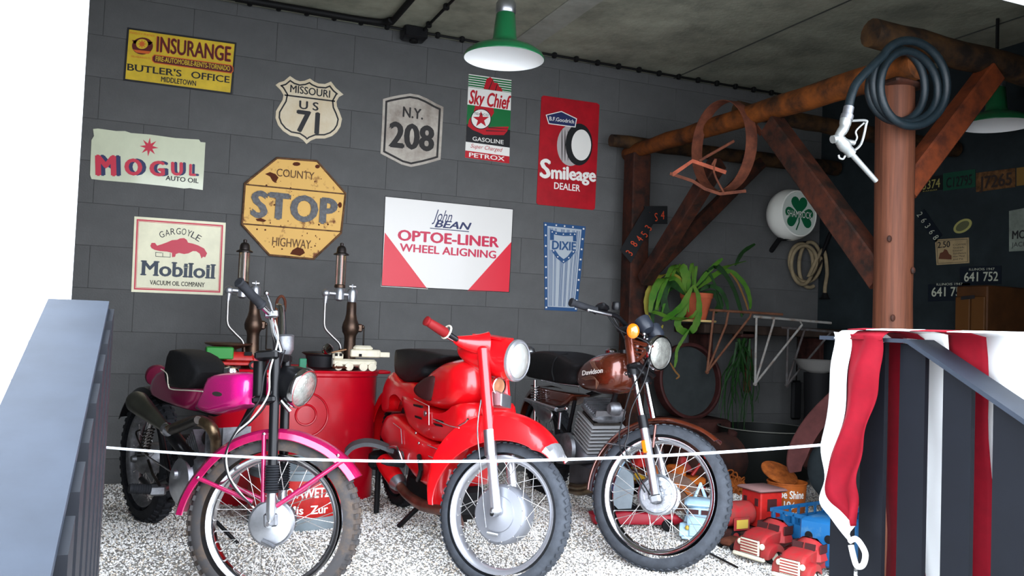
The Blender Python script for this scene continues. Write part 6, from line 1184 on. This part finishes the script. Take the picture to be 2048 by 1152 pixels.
# ------------------------------------------------------------ railings
SM = mat('painted_steel_cap', (40, 45, 53), .5, var=.06, scale=14)
def rail(X, yk, slope, side, name, label, ylow, yfar, ylist, bw_, zc=1.1, xb=0):
    # flat cap sloping down to the viewer from y=yk, level beyond it to yfar; flat bars beneath
    r = root(name, (X, (ylow+yfar)/2, -.5), label, 'railing')
    hw = .042; th = .010; Zf = lambda y: zc+(y-yk)*slope if y < yk else zc
    ys = [ylow, yk]+([yfar] if yfar > yk+.02 else []); pts = [V((X, y, Zf(y))) for y in ys]
    MB().strip(pts, hw*2, (1, 0, 0), th).build('cap_plate', SM, r, smooth=False)
    for yy in ylist:
        zt_ = Zf(yy)-th; a_, b_ = yy-bw_/2, yy+bw_/2
        P_ = [V((X+xb-.006, a_, -.5)), V((X+xb-.006, b_, -.5)), V((X+xb-.006, b_, min(Zf(b_), zc)-th*.6)), V((X+xb-.006, a_, Zf(a_)-th*.6))]
        MB().prism(P_, (.012, 0, 0)).build('bar', STEEL, r, smooth=False)
    MB().box((X, (ylow+yfar)/2, -.42), (.012, yfar-ylow, .05)).build('bottom_rail', STEEL, r, smooth=False)
    return r
pr = onX(1840, 683, 1.65); q = onX(2048, 844, 1.608); slR = (pr.z-q.z)/(pr.y-q.y)
yl = [onX(u, 900, 1.65).y for u in (1688, 1747, 1825.5, 1916, 2021)]; sp_ = (yl[2]-yl[4])/2; yl += [yl[4]-sp_*k for k in (1, 2, 3)]
bwR = onX(1800, 900, 1.65).y-onX(1851, 900, 1.65).y
rail(1.65, pr.y, slR, 1, 'steel_railing', 'dark steel stair railing on the right with the striped flag over it', .45, onX(1664, 676, 1.65).y, yl, bwR, pr.z)
pl_ = onX(158, 606, -.1); q = onX(103, 1152, -.058); slL = (pl_.z-q.z)/(pl_.y-q.y)
rail(-.10, pl_.y, slL, -1, 'steel_railing', 'grey steel stair railing on the left beside the white wall', .3, pl_.y, [pl_.y-.035-.105*k for k in range(10)], .062, pl_.z, xb=.044)
# flag: hangs behind the bars and folds over the level part
FR = mat('flag_red', (112, 6, 22), .8, var=.04, scale=40); FW = mat('flag_white', (238, 238, 236), .75)
fr = root('striped_flag', (1.72, 1.6, .5), 'red and white striped cloth flag draped over the right hand railing', 'flag')
def cloth(name, cols, X, ztop, zbot, wav, ph=0, over=0, ny=6, nz=16):
    # cols: list of (y_at_top, y_at_bottom, material) boundaries
    for j, (ya, yb, yc_, yd, m) in enumerate(cols):
        vs = []
        for i in range(nz+1):
            t = i/nz
            for k in range(ny+1):
                s_ = k/ny; y = (ya+(yb-ya)*s_)*(1-t)+(yc_+(yd-yc_)*s_)*t; zz = ztop+(zbot-ztop)*t
                x = X+wav*(.3+t)*sin(y*38+ph+t*1.5)+.004*sin(t*17+y*9); z2 = zz+(.004*sin(y*30) if i == 0 else 0)
                vs.append(V((x, y, z2)))
        if over:
            top_row = vs[:ny+1]; add = [V((1.65-.0+(over)*q, p.y, ztop+.010-.004*abs(q))) for q in (0, -1) for p in top_row]
            vs = add[ny+1:]+add[:ny+1]+vs; rows = nz+3
        else: rows = nz+1
        n1 = ny+1; o = MB().add(vs, [[i*n1+k, i*n1+k+1, (i+1)*n1+k+1, (i+1)*n1+k] for i in range(rows-1) for k in range(ny)]).build(name, m, fr, ang=80)
        md_ = o.modifiers.new('thickness', 'SOLIDIFY'); md_.thickness = .0015
XF2 = 1.72
def yu(u, v=700): return onX(u, v, XF2).y
def Y(u, v): return onX(u, v, XF2).y
zb_ = .35; zt2 = pr.z+.018
bt = [(2300, 2300), (1972, 2010), (1895, 1990), (1812, 1878), (1768, 1772)]
vb = 1152
segs = [(FW, 2300, 2300, 1972, 1992), (FR, 1972, 1992, 1896, 1936), (FW, 1896, 1936, 1806, 1862), (FR, 1806, 1862, 1768, 1770)]
zbot = onX(1850, 1152, XF2).z-.15
for m, ua, uc, ub, ud in segs: cloth('stripe', [(Y(ua, 672) if ua < 2200 else 1.0, Y(ub, 672), Y(uc, 1152) if uc < 2200 else .95, Y(ud, 1152), m)], XF2, zt2, zbot, .010, over=.05)
# corner folded over towards the room and hanging free in front of the bars
XN = 1.585
def NP_(u, v, o=0): return onX(u, v, XN+o)
def patch(name, left, right, m, wav=.006, nn=6):
    L_, R2 = smoothc([NP_(*q) for q in left], 5), smoothc([NP_(*q) for q in right], 5); n = min(len(L_), len(R2)); vs = []
    for i in range(n):
        for k in range(nn+1):
            s_ = k/nn; p = L_[i].lerp(R2[i], s_); p.x += wav*sin(s_*6.5+i*.18)+.004*sin(i*.6); vs.append(p)
    o = MB().add(vs, [[i*(nn+1)+k, i*(nn+1)+k+1, (i+1)*(nn+1)+k+1, (i+1)*(nn+1)+k] for i in range(n-1) for k in range(nn)]).build(name, m, fr, ang=80)
    md_ = o.modifiers.new('thickness', 'SOLIDIFY'); md_.thickness = .0015; md_.offset = 0
e1 = [(1668, 664), (1664, 700), (1657, 760), (1648, 850), (1645, 905), (1651, 960), (1644, 1005), (1662, 1040), (1700, 1085)]
e2 = [(1700, 668), (1697, 710), (1690, 770), (1682, 850), (1664, 920), (1655, 965), (1664, 1000), (1682, 1025), (1709, 1052)]
e3 = [(1762, 672), (1758, 720), (1752, 770), (1742, 820), (1733, 870), (1726, 920), (1718, 965), (1714, 1005), (1709, 1052)]
patch('white_border', e1, e2, FW); patch('red_panel', e2, e3, FR, .010)
e4 = [(1770, 676), (1768, 720), (1766, 800), (1764, 880), (1762, 960), (1764, 1040), (1768, 1120), (1770, 1180)]
e5 = [(1806, 676), (1806, 720), (1804, 800), (1800, 880), (1796, 960), (1794, 1040), (1790, 1120), (1788, 1180)]
a_ = [NP_(1668, 664), NP_(1700, 666), NP_(1762, 670)]
for i, m in ((0, FW), (1, FR)):
    vs = []
    for x_, dz in ((XN, 0), (XN+.01, .012), (1.61, .02), (1.65, .022), (1.70, .018), (1.735, -.0), (1.74, -.06), (1.742, -.2)):
        vs += [V((x_, a_[i].y, pr.z+dz+.0)), V((x_, a_[i+1].y, pr.z+dz))]
    o = MB().add(vs, [[2*k, 2*k+1, 2*k+3, 2*k+2] for k in range(7)]).build('fold', m, fr); md_ = o.modifiers.new('thickness', 'SOLIDIFY'); md_.thickness = .0015
MB().tube(smoothc([NP_(1700, 1082), NP_(1712, 1078), NP_(1724, 1092), NP_(1731, 1110), NP_(1726, 1130), NP_(1714, 1132), NP_(1707, 1112), NP_(1702, 1090)], 5), .007, 10).build('rope_loop', mat('cotton_rope', (222, 220, 212), .8), fr)
# rope
ra, rb, rm = onX(213, 895, -.094), onX(1690, 886, 1.644), None
mid = (ra+rb)/2; t_ = hit(960, 928, mid, V((rb-ra).cross(V((0, 0, 1)))))
pts = []
sag = mid.z-t_.z
for i in range(33):
    t = i/32; p = ra.lerp(rb, t); p.z -= sag*4*t*(1-t)*.97; pts.append(p)
rr2 = MB().tube(pts, .0037, 8).build('barrier_rope', mat('white_cord', (228, 232, 236), .6), label='thin white rope stretched in front of the motorcycles', cat='rope')
